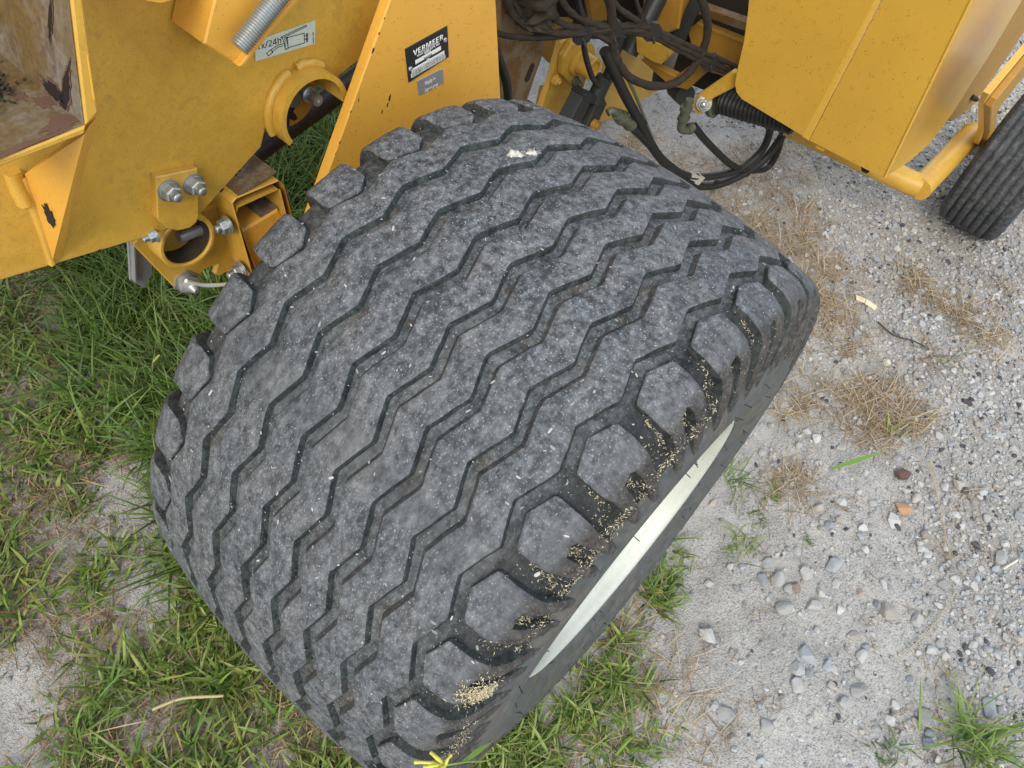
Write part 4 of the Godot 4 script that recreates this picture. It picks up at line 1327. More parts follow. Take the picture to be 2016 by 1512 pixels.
	for s in [[Vector3(0.3984, 1.0165, 0.0280), Vector3(0.3984, 1.0100, 0.0550), Vector3(0.3984, 0.9975, 0.0522), Vector3(0.3984, 1.0031, 0.0268), Vector3(0.3984, 1.0165, 0.0280)], [Vector3(0.3984, 1.0169, 0.0255), Vector3(0.3984, 1.0165, 0.0297), Vector3(0.3984, 1.0017, 0.0264), Vector3(0.3984, 1.0029, 0.0223), Vector3(0.3984, 1.0169, 0.0255)], [Vector3(0.3984, 1.0208, 0.0204), Vector3(0.3984, 1.0187, 0.0601), Vector3(0.3984, 1.0167, 0.0610), Vector3(0.3984, 1.0188, 0.0216), Vector3(0.3984, 1.0208, 0.0204)], [Vector3(0.3984, 1.0115, 0.0207), Vector3(0.3984, 1.0133, 0.0120), Vector3(0.3984, 1.0117, 0.0010)], [Vector3(0.3984, 1.0089, 0.0204), Vector3(0.3984, 1.0107, 0.0121), Vector3(0.3984, 1.0086, 0.0027)], [Vector3(0.3984, 1.0109, -0.0053), Vector3(0.3984, 1.0120, 0.0020), Vector3(0.3984, 1.0078, 0.0037), Vector3(0.3984, 1.0063, -0.0038), Vector3(0.3984, 1.0109, -0.0053)], [Vector3(0.3984, 1.0065, 0.0549), Vector3(0.3984, 1.0050, 0.0596)], [Vector3(0.3984, 1.0020, 0.0537), Vector3(0.3984, 1.0006, 0.0584)], [Vector3(0.3984, 1.0077, 0.0581), Vector3(0.3984, 1.0071, 0.0601), Vector3(0.3984, 0.9974, 0.0575), Vector3(0.3984, 0.9978, 0.0558), Vector3(0.3984, 1.0077, 0.0581)], [Vector3(0.3984, 1.0208, 0.0204), Vector3(0.3984, 1.0164, 0.0226), Vector3(0.3984, 1.0030, 0.0224)]]:
		for i in s.size() - 1: stroke(st, s[i], s[i + 1], sn, 0.0009)
	var su: Vector3 = (Vector3(0.3984, 0.9893, 0.0674) - Vector3(0.3984, 1.0072, -0.0182)).normalized()
	var sv := (Vector3(0.3984, 1.0184, 0.0758) - Vector3(0.3984, 0.9893, 0.0674)).normalized()
	sv = (sv - su * sv.dot(su)).normalized()
	add_surface(sk, st, M.print_black)
	st = S()
	lettering(st, "1x/24h", Vector3(0.3984, 1.0207, 0.0019), su, sv, 0.0078, 0.036, false)
	lettering(st, "0307.03", Vector3(0.3984, 0.9982, 0.0671), sv, -su, 0.0024, 0.014, false)
	add_surface(sk, st, M.print_black)

func make_strut() -> void:
	var X := Vector3(1, 0, 0)
	var strut := slab("strut_plate", baler, [Vector3(0.3450, 1.0527, 0.1758), Vector3(0.3450, 1.0326, 0.1594), Vector3(0.3450, 0.7797, -0.0387), Vector3(0.3450, 0.6699, -0.1203), Vector3(0.3450, 0.4037, -0.0271), Vector3(0.3450, 0.3009, 0.4102), Vector3(0.3450, 0.7498, 0.3787), Vector3(0.3450, 0.9449, 0.3633), Vector3(0.3450, 0.9771, 0.3608)], X * 0.016, M.amber, 0.002)
	tag(strut, "upright amber yellow plate that carries the rating plate")
	# rating plate
	var rp := slab("rating_plate", strut, [Vector3(0.3436, 0.9550, 0.1750), Vector3(0.3436, 0.9518, 0.2582), Vector3(0.3436, 0.9020, 0.2580), Vector3(0.3436, 0.9010, 0.1751)], X * 0.0012, M.black, 0.0004)
	var pu := (Vector3(0.3430, 0.9524, 0.2576) - Vector3(0.3430, 0.9555, 0.1745)).normalized()
	var pv := (Vector3(0.3430, 0.9524, 0.2576) - Vector3(0.3430, 0.9026, 0.2575)).normalized()
	pv = (pv - pu * pv.dot(pu)).normalized()
	var w := 0.0835
	var h := 0.0505
	var o := Vector3(0.3433, 0.9280, 0.2158)
	var at := func(x: float, y: float) -> Vector3: return o + pu * (x * w) + pv * (y * h)
	var st := S()
	var box := func(x0: float, x1: float, y0: float, y1: float) -> void:
		quad(st, at.call(x0, y0), at.call(x1, y0), at.call(x1, y1), at.call(x0, y1))
	st.set_smooth_group(-1)
	box.call(-0.3, 0.32, -0.11, 0.02)
	box.call(-0.4, 0.4, -0.31, -0.185)
	box.call(-0.42, 0.42, -0.46, -0.325)
	add_surface(rp, st, M.print_white)
	st = S()
	lettering(st, "VERMEER", at.call(0.03, 0.25), pu, pv, 0.0085, 0.06)
	lettering(st, "CORPORATION", at.call(0.03, 0.175), pu, pv, 0.003, 0.03)
	lettering(st, "PELLA, IOWA 50219, USA", at.call(0.02, 0.11), pu, pv, 0.003, 0.045)
	lettering(st, "MODEL", at.call(0.0, 0.055), pu, pv, 0.0026, 0.012)
	lettering(st, "VIN", at.call(0.0, -0.165), pu, pv, 0.0024, 0.006)
	add_surface(rp, st, M.print_white)
	st = S()
	o = Vector3(0.3431, 0.9282, 0.2157)
	lettering(st, "504PR", at.call(0.0, -0.085), pu, pv, 0.0034, 0.017)
	lettering(st, "*1VRA171NXF1004021*", at.call(0.0, -0.285), pu, pv, 0.0038, 0.062, false)
	add_surface(rp, st, M.print_black)
	st = S()
	var r := RandomNumberGenerator.new()
	r.seed = 17
	var x := -0.4
	st.set_smooth_group(-1)
	while x < 0.4:
		var bw := r.randf_range(0.003, 0.011)
		var p := [at.call(x, -0.45), at.call(x + bw, -0.45), at.call(x + bw, -0.335), at.call(x, -0.335)]
		quad(st, p[0], p[1], p[2], p[3])
		x += bw + r.randf_range(0.003, 0.01)
	add_surface(rp, st, M.print_black)
	for c in [at.call(-0.42, -0.16), at.call(0.43, 0.12)]:
		st = S()
		lathe(st, c, -X, [[0.0, 0.0036], [0.001, 0.0033], [0.0016, 0.002], [0.0012, 0.0012], [0.0008, 0.0]], 14, false)
		add_surface(rp, st, M.alloy)
	# country of origin plate
	var mp := slab("origin_plate", strut, [Vector3(0.3442, 0.8947, 0.1913), Vector3(0.3442, 0.8901, 0.2384), Vector3(0.3442, 0.8870, 0.2446), Vector3(0.3442, 0.8637, 0.2451), Vector3(0.3442, 0.8677, 0.1957), Vector3(0.3442, 0.8708, 0.1918)], X * 0.0008, M.alloy, 0.0002)
	var mu := (Vector3(0.3430, 0.8913, 0.2373) - Vector3(0.3430, 0.8958, 0.1903)).normalized()
	var mv := Vector3(0, mu.z, -mu.y)
	if mv.y < 0.0: mv = -mv
	st = S()
	lettering(st, "Made in", Vector3(0.3439, 0.8813, 0.2170), mu, mv, 0.0062, 0.022, false)
	lettering(st, "Germany", Vector3(0.3439, 0.8693, 0.2180), mu, mv, 0.0062, 0.027, false)
	add_surface(mp, st, M.print_white)
	for q in [[Vector3(0.3450, 0.9212, 0.0831), 0.002, 31], [Vector3(0.3450, 0.8948, 0.1373), 0.0045, 32], [Vector3(0.3450, 0.8865, 0.1320), 0.003, 33], [Vector3(0.3450, 0.8808, 0.1201), 0.0025, 34]]:
		patch("paint_chip", strut, q[0], Vector3(0, 0.9, 0.4) * q[1], Vector3(0, -0.3, 0.6) * q[1] * 0.5, M.rust, q[2], 0.0005)

func make_hitch() -> void:
	var X := Vector3(1, 0, 0)
	# pipe end below the tab
	var st := S()
	lathe(st, Vector3(0.4040, 0.8117, -0.1986), X, [[0.004, 0.0355], [0.0015, 0.0355], [0.0, 0.037], [0.0, 0.0405], [0.0015, 0.042], [0.17, 0.042], [0.17, 0.0]], 40)
	var pipe := obj("pipe_end", st, M.yellow, baler)
	st = S()
	lathe(st, Vector3(0.4040, 0.8117, -0.1986), X, [[0.004, 0.0355], [0.03, 0.0352], [0.1, 0.035], [0.1, 0.0]], 30)
	obj("pipe_bore", st, M.dark_grime, pipe)
	bar("cross_pin", pipe, [Vector3(0.4300, 0.8034, -0.1998), Vector3(0.4300, 0.7923, -0.1614)], 0.008, M.steel)
	var bp := slab("bracket_plate", baler, [Vector3(0.4400, 0.8261, -0.2560), Vector3(0.4400, 0.8376, -0.2326), Vector3(0.4400, 0.8033, -0.1165), Vector3(0.4400, 0.7414, -0.0900), Vector3(0.4400, 0.6758, -0.1071), Vector3(0.4400, 0.6811, -0.1469), Vector3(0.4400, 0.6835, -0.1682), Vector3(0.4400, 0.6922, -0.1725), Vector3(0.4400, 0.7064, -0.1625), Vector3(0.4400, 0.7136, -0.1821), Vector3(0.4400, 0.7083, -0.1980), Vector3(0.4400, 0.6874, -0.2101), Vector3(0.4400, 0.6966, -0.2283), Vector3(0.4400, 0.7146, -0.2361)], X * 0.009, M.yellow, 0.0015)
	st = S()
	lathe(st, Vector3(0.4400, 0.7166, -0.2183), -X, [[0.0, 0.02], [0.003, 0.02], [0.003, 0.016], [0.014, 0.016], [0.02, 0.009], [0.03, 0.004], [0.03, 0.0]], 6)
	obj("hex_plug", st, M.steel, bp)
	bar("wire", bp, [Vector3(0.4200, 0.7368, -0.2222), Vector3(0.4200, 0.7129, -0.2059), Vector3(0.4200, 0.6913, -0.1818), Vector3(0.4200, 0.6702, -0.1510), Vector3(0.4200, 0.6538, -0.1166)], 0.0032, M.print_white, 8)
	bolt("bolt", Vector3(0.4000, 0.8582, -0.2336), (Vector3(0.4000, 0.8602, -0.2435) - Vector3(0.4000, 0.8582, -0.2336)), 0.008, bp, 1.0)
	# square tube with its cross pin
	var ch := slab("square_tube", baler, [Vector3(0.3900, 0.8437, -0.1249), Vector3(0.3900, 0.8474, -0.1167), Vector3(0.3900, 0.8330, -0.0472), Vector3(0.3900, 0.8172, -0.0399), Vector3(0.3900, 0.7421, -0.0432), Vector3(0.3900, 0.6510, -0.0478), Vector3(0.3900, 0.6541, -0.0575), Vector3(0.3900, 0.7507, -0.0545), Vector3(0.3900, 0.8165, -0.0503), Vector3(0.3900, 0.8290, -0.1180), Vector3(0.3900, 0.8200, -0.1247), Vector3(0.3900, 0.6988, -0.1271), Vector3(0.3900, 0.7010, -0.1380)], X * 0.16, M.yellow, 0.0015)
	var a := Vector3(0.3920, 0.8453, -0.1142)
	var b := Vector3(0.3920, 0.8321, -0.0449)
	slab("grimy_face", ch, [a + Vector3(0, 0.001, 0), b + Vector3(0, 0.001, 0), b + Vector3(0.15, 0.001, 0), a + Vector3(0.15, 0.001, 0)], Vector3(0, -0.0015, 0), M.grime, 0.0)
	bar("cross_pin", ch, [Vector3(0.4300, 0.7666, -0.1023), Vector3(0.4300, 0.7624, -0.0288)], 0.009, M.steel)
	bolt("bolt", Vector3(0.4000, 0.8043, -0.1377), Vector3(0.4000, 0.8082, -0.1562) - Vector3(0.4000, 0.8043, -0.1377), 0.0108, ch, 0.7)
	bolt("bolt", Vector3(0.4000, 0.7116, -0.1459), Vector3(0.4000, 0.7181, -0.1726) - Vector3(0.4000, 0.7116, -0.1459), 0.0115, ch, 0.9)
	var inn := slab("inner_tube", baler, [Vector3(0.4020, 0.7773, -0.1234), Vector3(0.4020, 0.7732, -0.0557), Vector3(0.4020, 0.5430, 0.0031), Vector3(0.4020, 0.5360, -0.1141), Vector3(0.4020, 0.6637, -0.1323)], X * 0.14, M.amber, 0.003)
	a = Vector3(0.4050, 0.7742, -0.1223)
	b = Vector3(0.4050, 0.7701, -0.0543)
	slab("grimy_face", inn, [a + Vector3(0, 0.0008, 0), b + Vector3(0, 0.0008, 0), b + Vector3(0.13, 0.0008, 0), a + Vector3(0.13, 0.0008, 0)], Vector3(0, -0.0012, 0), M.grime, 0.0)
	slab("sheet_shield", baler, [Vector3(0.5000, 0.7863, -0.2448), Vector3(0.5000, 0.7162, -0.2734), Vector3(0.5000, 0.6877, -0.2619), Vector3(0.5000, 0.7013, -0.2414), Vector3(0.5000, 0.7687, -0.2114)], X * 0.003, M.steel, 0.0008)
	slab("sheet_shield", baler, [Vector3(0.4900, 0.7964, -0.2374), Vector3(0.4900, 0.7174, -0.2707), Vector3(0.4900, 0.7135, -0.2690), Vector3(0.4900, 0.7940, -0.2344)], X * 0.012, M.steel, 0.0005)

func make_drive() -> void:
	var X := Vector3(1, 0, 0)
	var colm := slab("frame_column", baler, [Vector3(0.5000, 0.8765, 0.5416), Vector3(0.5000, 0.8143, 0.7019), Vector3(0.5000, 0.6178, 0.6787), Vector3(0.5000, 0.5067, 0.6236), Vector3(0.5000, 0.4985, 0.5488)], X * 0.05, M.brown_frame, 0.003)
	slab("slot", colm, [Vector3(0.4985, 0.5823, 0.6273), Vector3(0.4985, 0.5914, 0.6218), Vector3(0.4985, 0.6190, 0.6394), Vector3(0.4985, 0.6198, 0.6474), Vector3(0.4985, 0.6109, 0.6530), Vector3(0.4985, 0.5834, 0.6370)], X * 0.001, M.void_dark, 0.0)
	bar("hose", baler, [Vector3(0.4200, 0.7852, 0.4434), Vector3(0.4200, 0.7335, 0.4646), Vector3(0.4200, 0.6880, 0.4785), Vector3(0.4200, 0.6085, 0.4840)], 0.0085, M.hose)
	var bp := slab("bearing_plate", baler, [Vector3(0.5700, 0.5454, 0.8308), Vector3(0.5700, 0.5515, 0.8779), Vector3(0.5700, 0.4534, 0.9767), Vector3(0.5700, 0.2692, 0.9209), Vector3(0.5700, 0.3850, 0.7694), Vector3(0.5700, 0.4690, 0.8065)], X * 0.014, M.yellow, 0.003)
	slab("bearing_flange", bp, [Vector3(0.5520, 0.4705, 0.8266), Vector3(0.5520, 0.5208, 0.8237), Vector3(0.5520, 0.5419, 0.8503), Vector3(0.5520, 0.5280, 0.9014), Vector3(0.5520, 0.4870, 0.9478), Vector3(0.5520, 0.4394, 0.9652), Vector3(0.5520, 0.4092, 0.9506), Vector3(0.5520, 0.4011, 0.9154), Vector3(0.5520, 0.4255, 0.8637)], X * 0.016, M.yellow, 0.004)
	var st := S()
	lathe(st, Vector3(0.5520, 0.4838, 0.8819), -X, [[0.0, 0.036], [0.008, 0.036], [0.01, 0.03], [0.012, 0.027], [0.05, 0.027], [0.052, 0.025], [0.052, 0.019], [0.047, 0.019], [0.047, 0.0]], 32)
	obj("shaft_end", st, M.yellow, bp)
	bolt("bolt", Vector3(0.5600, 0.4643, 0.8066), -X, 0.0105, bp, 0.5, M.yellow)
	bolt("bolt", Vector3(0.5500, 0.4284, 0.8765), -X, 0.0105, bp, 0.9, M.olive)
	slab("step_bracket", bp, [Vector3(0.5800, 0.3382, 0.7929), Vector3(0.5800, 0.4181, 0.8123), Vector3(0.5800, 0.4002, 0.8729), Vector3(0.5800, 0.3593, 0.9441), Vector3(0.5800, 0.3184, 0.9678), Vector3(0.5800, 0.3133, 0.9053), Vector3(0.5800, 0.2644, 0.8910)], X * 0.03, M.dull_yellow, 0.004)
	slab("warning_sticker", bp, [Vector3(0.5880, 0.3218, 0.9770), Vector3(0.5880, 0.3641, 0.9908), Vector3(0.5880, 0.4331, 1.0154), Vector3(0.5880, 0.4165, 1.0376), Vector3(0.5880, 0.2948, 1.0210)], X * 0.001, M.sticker, 0.0)
	slab("guard_plate", baler, [Vector3(0.6300, 0.1107, 1.1031), Vector3(0.6300, 0.3550, 1.1322), Vector3(0.6300, 0.3136, 1.2702), Vector3(0.6300, 0.0508, 1.5528), Vector3(0.6300, 0.0357, 1.5009), Vector3(0.6300, 0.0578, 1.3610), Vector3(0.6300, 0.0329, 1.3089), Vector3(0.6300, 0.0970, 1.1647)], X * 0.012, M.yellow, 0.003)
	slab("guard_plate", baler, [Vector3(0.4671, 0.5460, 0.9800), Vector3(0.3646, 0.5603, 0.9800), Vector3(0.3644, 0.5371, 0.9800), Vector3(0.3827, 0.5041, 0.9800), Vector3(0.4026, 0.4997, 0.9800), Vector3(0.4547, 0.5015, 0.9800)], Vector3(0, 0, 0.04), M.yellow, 0.004)
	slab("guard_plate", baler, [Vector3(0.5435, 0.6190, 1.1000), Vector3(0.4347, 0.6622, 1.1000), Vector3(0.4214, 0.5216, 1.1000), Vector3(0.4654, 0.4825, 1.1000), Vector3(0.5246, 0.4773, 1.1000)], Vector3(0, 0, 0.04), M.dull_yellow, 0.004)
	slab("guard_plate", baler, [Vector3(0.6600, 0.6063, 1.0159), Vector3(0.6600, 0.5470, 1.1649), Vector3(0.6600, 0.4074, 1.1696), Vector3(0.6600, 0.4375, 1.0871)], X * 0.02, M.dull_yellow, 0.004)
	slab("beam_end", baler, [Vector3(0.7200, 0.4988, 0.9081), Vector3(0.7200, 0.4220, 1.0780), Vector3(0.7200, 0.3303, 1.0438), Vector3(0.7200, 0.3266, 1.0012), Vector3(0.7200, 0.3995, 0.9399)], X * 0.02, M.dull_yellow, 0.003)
	bar("cross_beam", baler, [Vector3(0.6600, 0.3375, 0.8125), Vector3(0.6600, 0.1989, 0.9544)], 0.016, M.brown_frame, 8)
	slab("bracket_web", baler, [Vector3(0.4837, 0.4283, 1.0600), Vector3(0.3776, 0.4350, 1.0600), Vector3(0.3319, 0.4998, 1.0600), Vector3(0.2894, 0.5045, 1.0600), Vector3(0.3380, 0.4146, 1.0600), Vector3(0.3875, 0.4006, 1.0600)], Vector3(0, 0, 0.02), M.dull_yellow, 0.003)
	bar("feed_hose", baler, [Vector3(0.4153, 0.8505, 0.6463), Vector3(0.4088, 0.7784, 0.6645), Vector3(0.4022, 0.7318, 0.6828), Vector3(0.4008, 0.6814, 0.6866), Vector3(0.3913, 0.6083, 0.7130), Vector3(0.3833, 0.5758, 0.7353)], 0.006, M.hose, 12)
	bar("feed_hose", baler, [Vector3(0.4399, 0.8679, 0.5780), Vector3(0.4315, 0.7862, 0.6015), Vector3(0.4191, 0.7477, 0.6359), Vector3(0.3984, 0.7180, 0.6933), Vector3(0.3731, 0.6631, 0.7636)], 0.006, M.old_hose, 12, 0.003)
	bar("feed_hose", baler, [Vector3(0.3522, 0.8058, 0.8218), Vector3(0.3533, 0.7458, 0.8187), Vector3(0.3561, 0.7051, 0.8108), Vector3(0.3634, 0.6889, 0.7906), Vector3(0.3791, 0.6953, 0.7469)], 0.0055, M.hose, 12)
	# damper, threaded rod and clevis
	bar("damper", baler, [Vector3(0.4900, 0.6349, 1.1435), Vector3(0.4900, 0.4719, 1.0057)], 0.0225, M.dark_grey, 22)
	var rod := bar("clevis_rod", baler, [Vector3(0.5000, 0.5263, 0.9785), Vector3(0.5000, 0.4170, 0.9333)], 0.012, M.black, 14)
	bar("clevis_nut", rod, [Vector3(0.5000, 0.4414, 0.9281), Vector3(0.5000, 0.4300, 0.9225)], 0.024, M.dark_grey, 6)
	bar("clevis_neck", rod, [Vector3(0.5000, 0.4308, 0.9263), Vector3(0.5000, 0.3825, 0.8955)], 0.021, M.dark_grey, 20)
	slab("clevis_fork", rod, [Vector3(0.4880, 0.4425, 0.8303), Vector3(0.4880, 0.4114, 0.8712), Vector3(0.4880, 0.3456, 0.8267), Vector3(0.4880, 0.3881, 0.7809)], X * 0.036, M.dark_grey, 0.003)
	slab("clevis_fork", rod, [Vector3(0.4880, 0.3931, 0.8988), Vector3(0.4880, 0.3595, 0.9430), Vector3(0.4880, 0.2900, 0.8982), Vector3(0.4880, 0.3260, 0.8542)], X * 0.036, M.dark_grey, 0.003)
	slab("clevis_bridge", rod, [Vector3(0.4870, 0.4469, 0.8284), Vector3(0.4870, 0.4448, 0.8480), Vector3(0.4870, 0.3801, 0.9290), Vector3(0.4870, 0.3574, 0.9422), Vector3(0.4870, 0.3715, 0.9060), Vector3(0.4870, 0.4255, 0.8359)], X * 0.038, M.dark_grey, 0.003)
	st = S()
	lathe(st, Vector3(0.4880, 0.3264, 0.8913), -X, [[0.0, 0.014], [0.012, 0.014], [0.012, 0.009], [0.018, 0.009], [0.018, 0.0]], 20)
	obj("clevis_pin", st, M.dull_yellow, rod)
	# dark inside of the pick-up and the chamber
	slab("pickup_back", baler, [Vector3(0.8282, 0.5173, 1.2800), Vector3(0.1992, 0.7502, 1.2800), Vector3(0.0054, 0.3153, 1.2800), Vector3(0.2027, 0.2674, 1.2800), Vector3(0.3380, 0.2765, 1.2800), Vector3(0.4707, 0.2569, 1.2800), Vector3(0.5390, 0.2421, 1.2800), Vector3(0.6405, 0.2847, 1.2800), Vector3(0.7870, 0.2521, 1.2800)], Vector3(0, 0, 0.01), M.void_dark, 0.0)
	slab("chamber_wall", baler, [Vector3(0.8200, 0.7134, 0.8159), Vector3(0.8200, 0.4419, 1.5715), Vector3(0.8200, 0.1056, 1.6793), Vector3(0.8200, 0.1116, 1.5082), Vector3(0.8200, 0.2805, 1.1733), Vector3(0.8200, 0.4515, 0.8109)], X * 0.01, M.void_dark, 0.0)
	slab("pickup_frame", baler, [Vector3(0.4492, 0.4599, 1.2000), Vector3(0.4269, 0.4921, 1.2000), Vector3(0.2756, 0.5045, 1.2000), Vector3(0.2397, 0.4027, 1.2000), Vector3(0.3210, 0.3910, 1.2000), Vector3(0.3811, 0.3787, 1.2000), Vector3(0.4209, 0.4158, 1.2000)], Vector3(0, 0, 0.02), M.dull_yellow, 0.004)
	slab("pickup_rail", baler, [Vector3(0.4363, 0.5587, 1.1600), Vector3(0.2690, 0.5786, 1.1600), Vector3(0.2604, 0.5544, 1.1600), Vector3(0.4386, 0.5343, 1.1600)], Vector3(0, 0, 0.02), M.brown_frame, 0.003)
	bar("pickup_rod", baler, [Vector3(0.3851, 0.6740, 1.1200), Vector3(0.4241, 0.4839, 1.1200)], 0.016, M.dark_grey, 16)
	bar("pickup_rod", baler, [Vector3(0.4297, 0.5012, 1.1300), Vector3(0.4424, 0.3657, 1.1300)], 0.014, M.steel, 16)
	bar("pickup_rod", baler, [Vector3(0.4636, 0.4051, 1.1500), Vector3(0.4586, 0.3315, 1.1500)], 0.028, M.dark_grey, 18)
	slab("pickup_arm", baler, [Vector3(0.4400, 0.3358, 1.1600), Vector3(0.3720, 0.4416, 1.1600), Vector3(0.3485, 0.4359, 1.1600), Vector3(0.3962, 0.3583, 1.1600), Vector3(0.4208, 0.3268, 1.1600)], Vector3(0, 0, 0.015), M.yellow, 0.003)
	# body above that shades all this
	st = S()
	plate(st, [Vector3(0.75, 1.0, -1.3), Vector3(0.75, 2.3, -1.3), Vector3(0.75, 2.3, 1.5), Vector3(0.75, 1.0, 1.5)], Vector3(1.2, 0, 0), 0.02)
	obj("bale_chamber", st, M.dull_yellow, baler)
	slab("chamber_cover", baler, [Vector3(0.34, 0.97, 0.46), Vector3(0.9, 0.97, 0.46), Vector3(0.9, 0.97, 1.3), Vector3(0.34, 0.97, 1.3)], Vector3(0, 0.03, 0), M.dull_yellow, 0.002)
	# lever with its bolt, bellows boot and ball end
	var lv := slab("lever", baler, [Vector3(0.2844, 0.4002, 1.0200), Vector3(0.2962, 0.4204, 1.0200), Vector3(0.2871, 0.4514, 1.0200), Vector3(0.2227, 0.5475, 1.0200), Vector3(0.1841, 0.5539, 1.0200), Vector3(0.1803, 0.5428, 1.0200), Vector3(0.2504, 0.4567, 1.0200), Vector3(0.2614, 0.4247, 1.0200), Vector3(0.2672, 0.4037, 1.0200)], Vector3(0, 0, 0.014), M.yellow, 0.003)
	bolt("bolt", Vector3(0.2651, 0.4373, 1.0200), Vector3(-0.35, 0.45, -0.8).normalized(), 0.014, lv, 0.6)
	st = S()
	var bp0 := Vector3(0.2401, 0.4289, 1.0700)
	var bp1 := Vector3(0.0628, 0.4716, 1.0700)
	var pf := [[0.0, 0.0], [0.0, 0.03]]
	var y := 0.0
	while y < (bp1 - bp0).length():
		pf.append([y + 0.002, 0.026])
		pf.append([y + 0.006, 0.031])
		pf.append([y + 0.009, 0.031])
		y += 0.011
	lathe(st, bp0, bp1 - bp0, pf, 24, false)
	obj("bellows_boot", st, M.black, baler)
	st = S()
	lathe(st, Vector3(0.2613, 0.4230, 1.0600), bp1 - bp0, [[-0.012, 0.0], [-0.012, 0.026], [0.0, 0.036], [0.012, 0.037], [0.014, 0.03]], 24)
	obj("boot_flange", st, M.olive, baler)
	st = S()
	lathe(st, Vector3(0.3734, 0.3714, 1.1000), X * 0.6 + Vector3(0, -0.2, 0.4), [[-0.03, 0.0], [-0.03, 0.026], [0.03, 0.026], [0.03, 0.0]], 24)
	obj("ball_joint", st, M.black, baler)

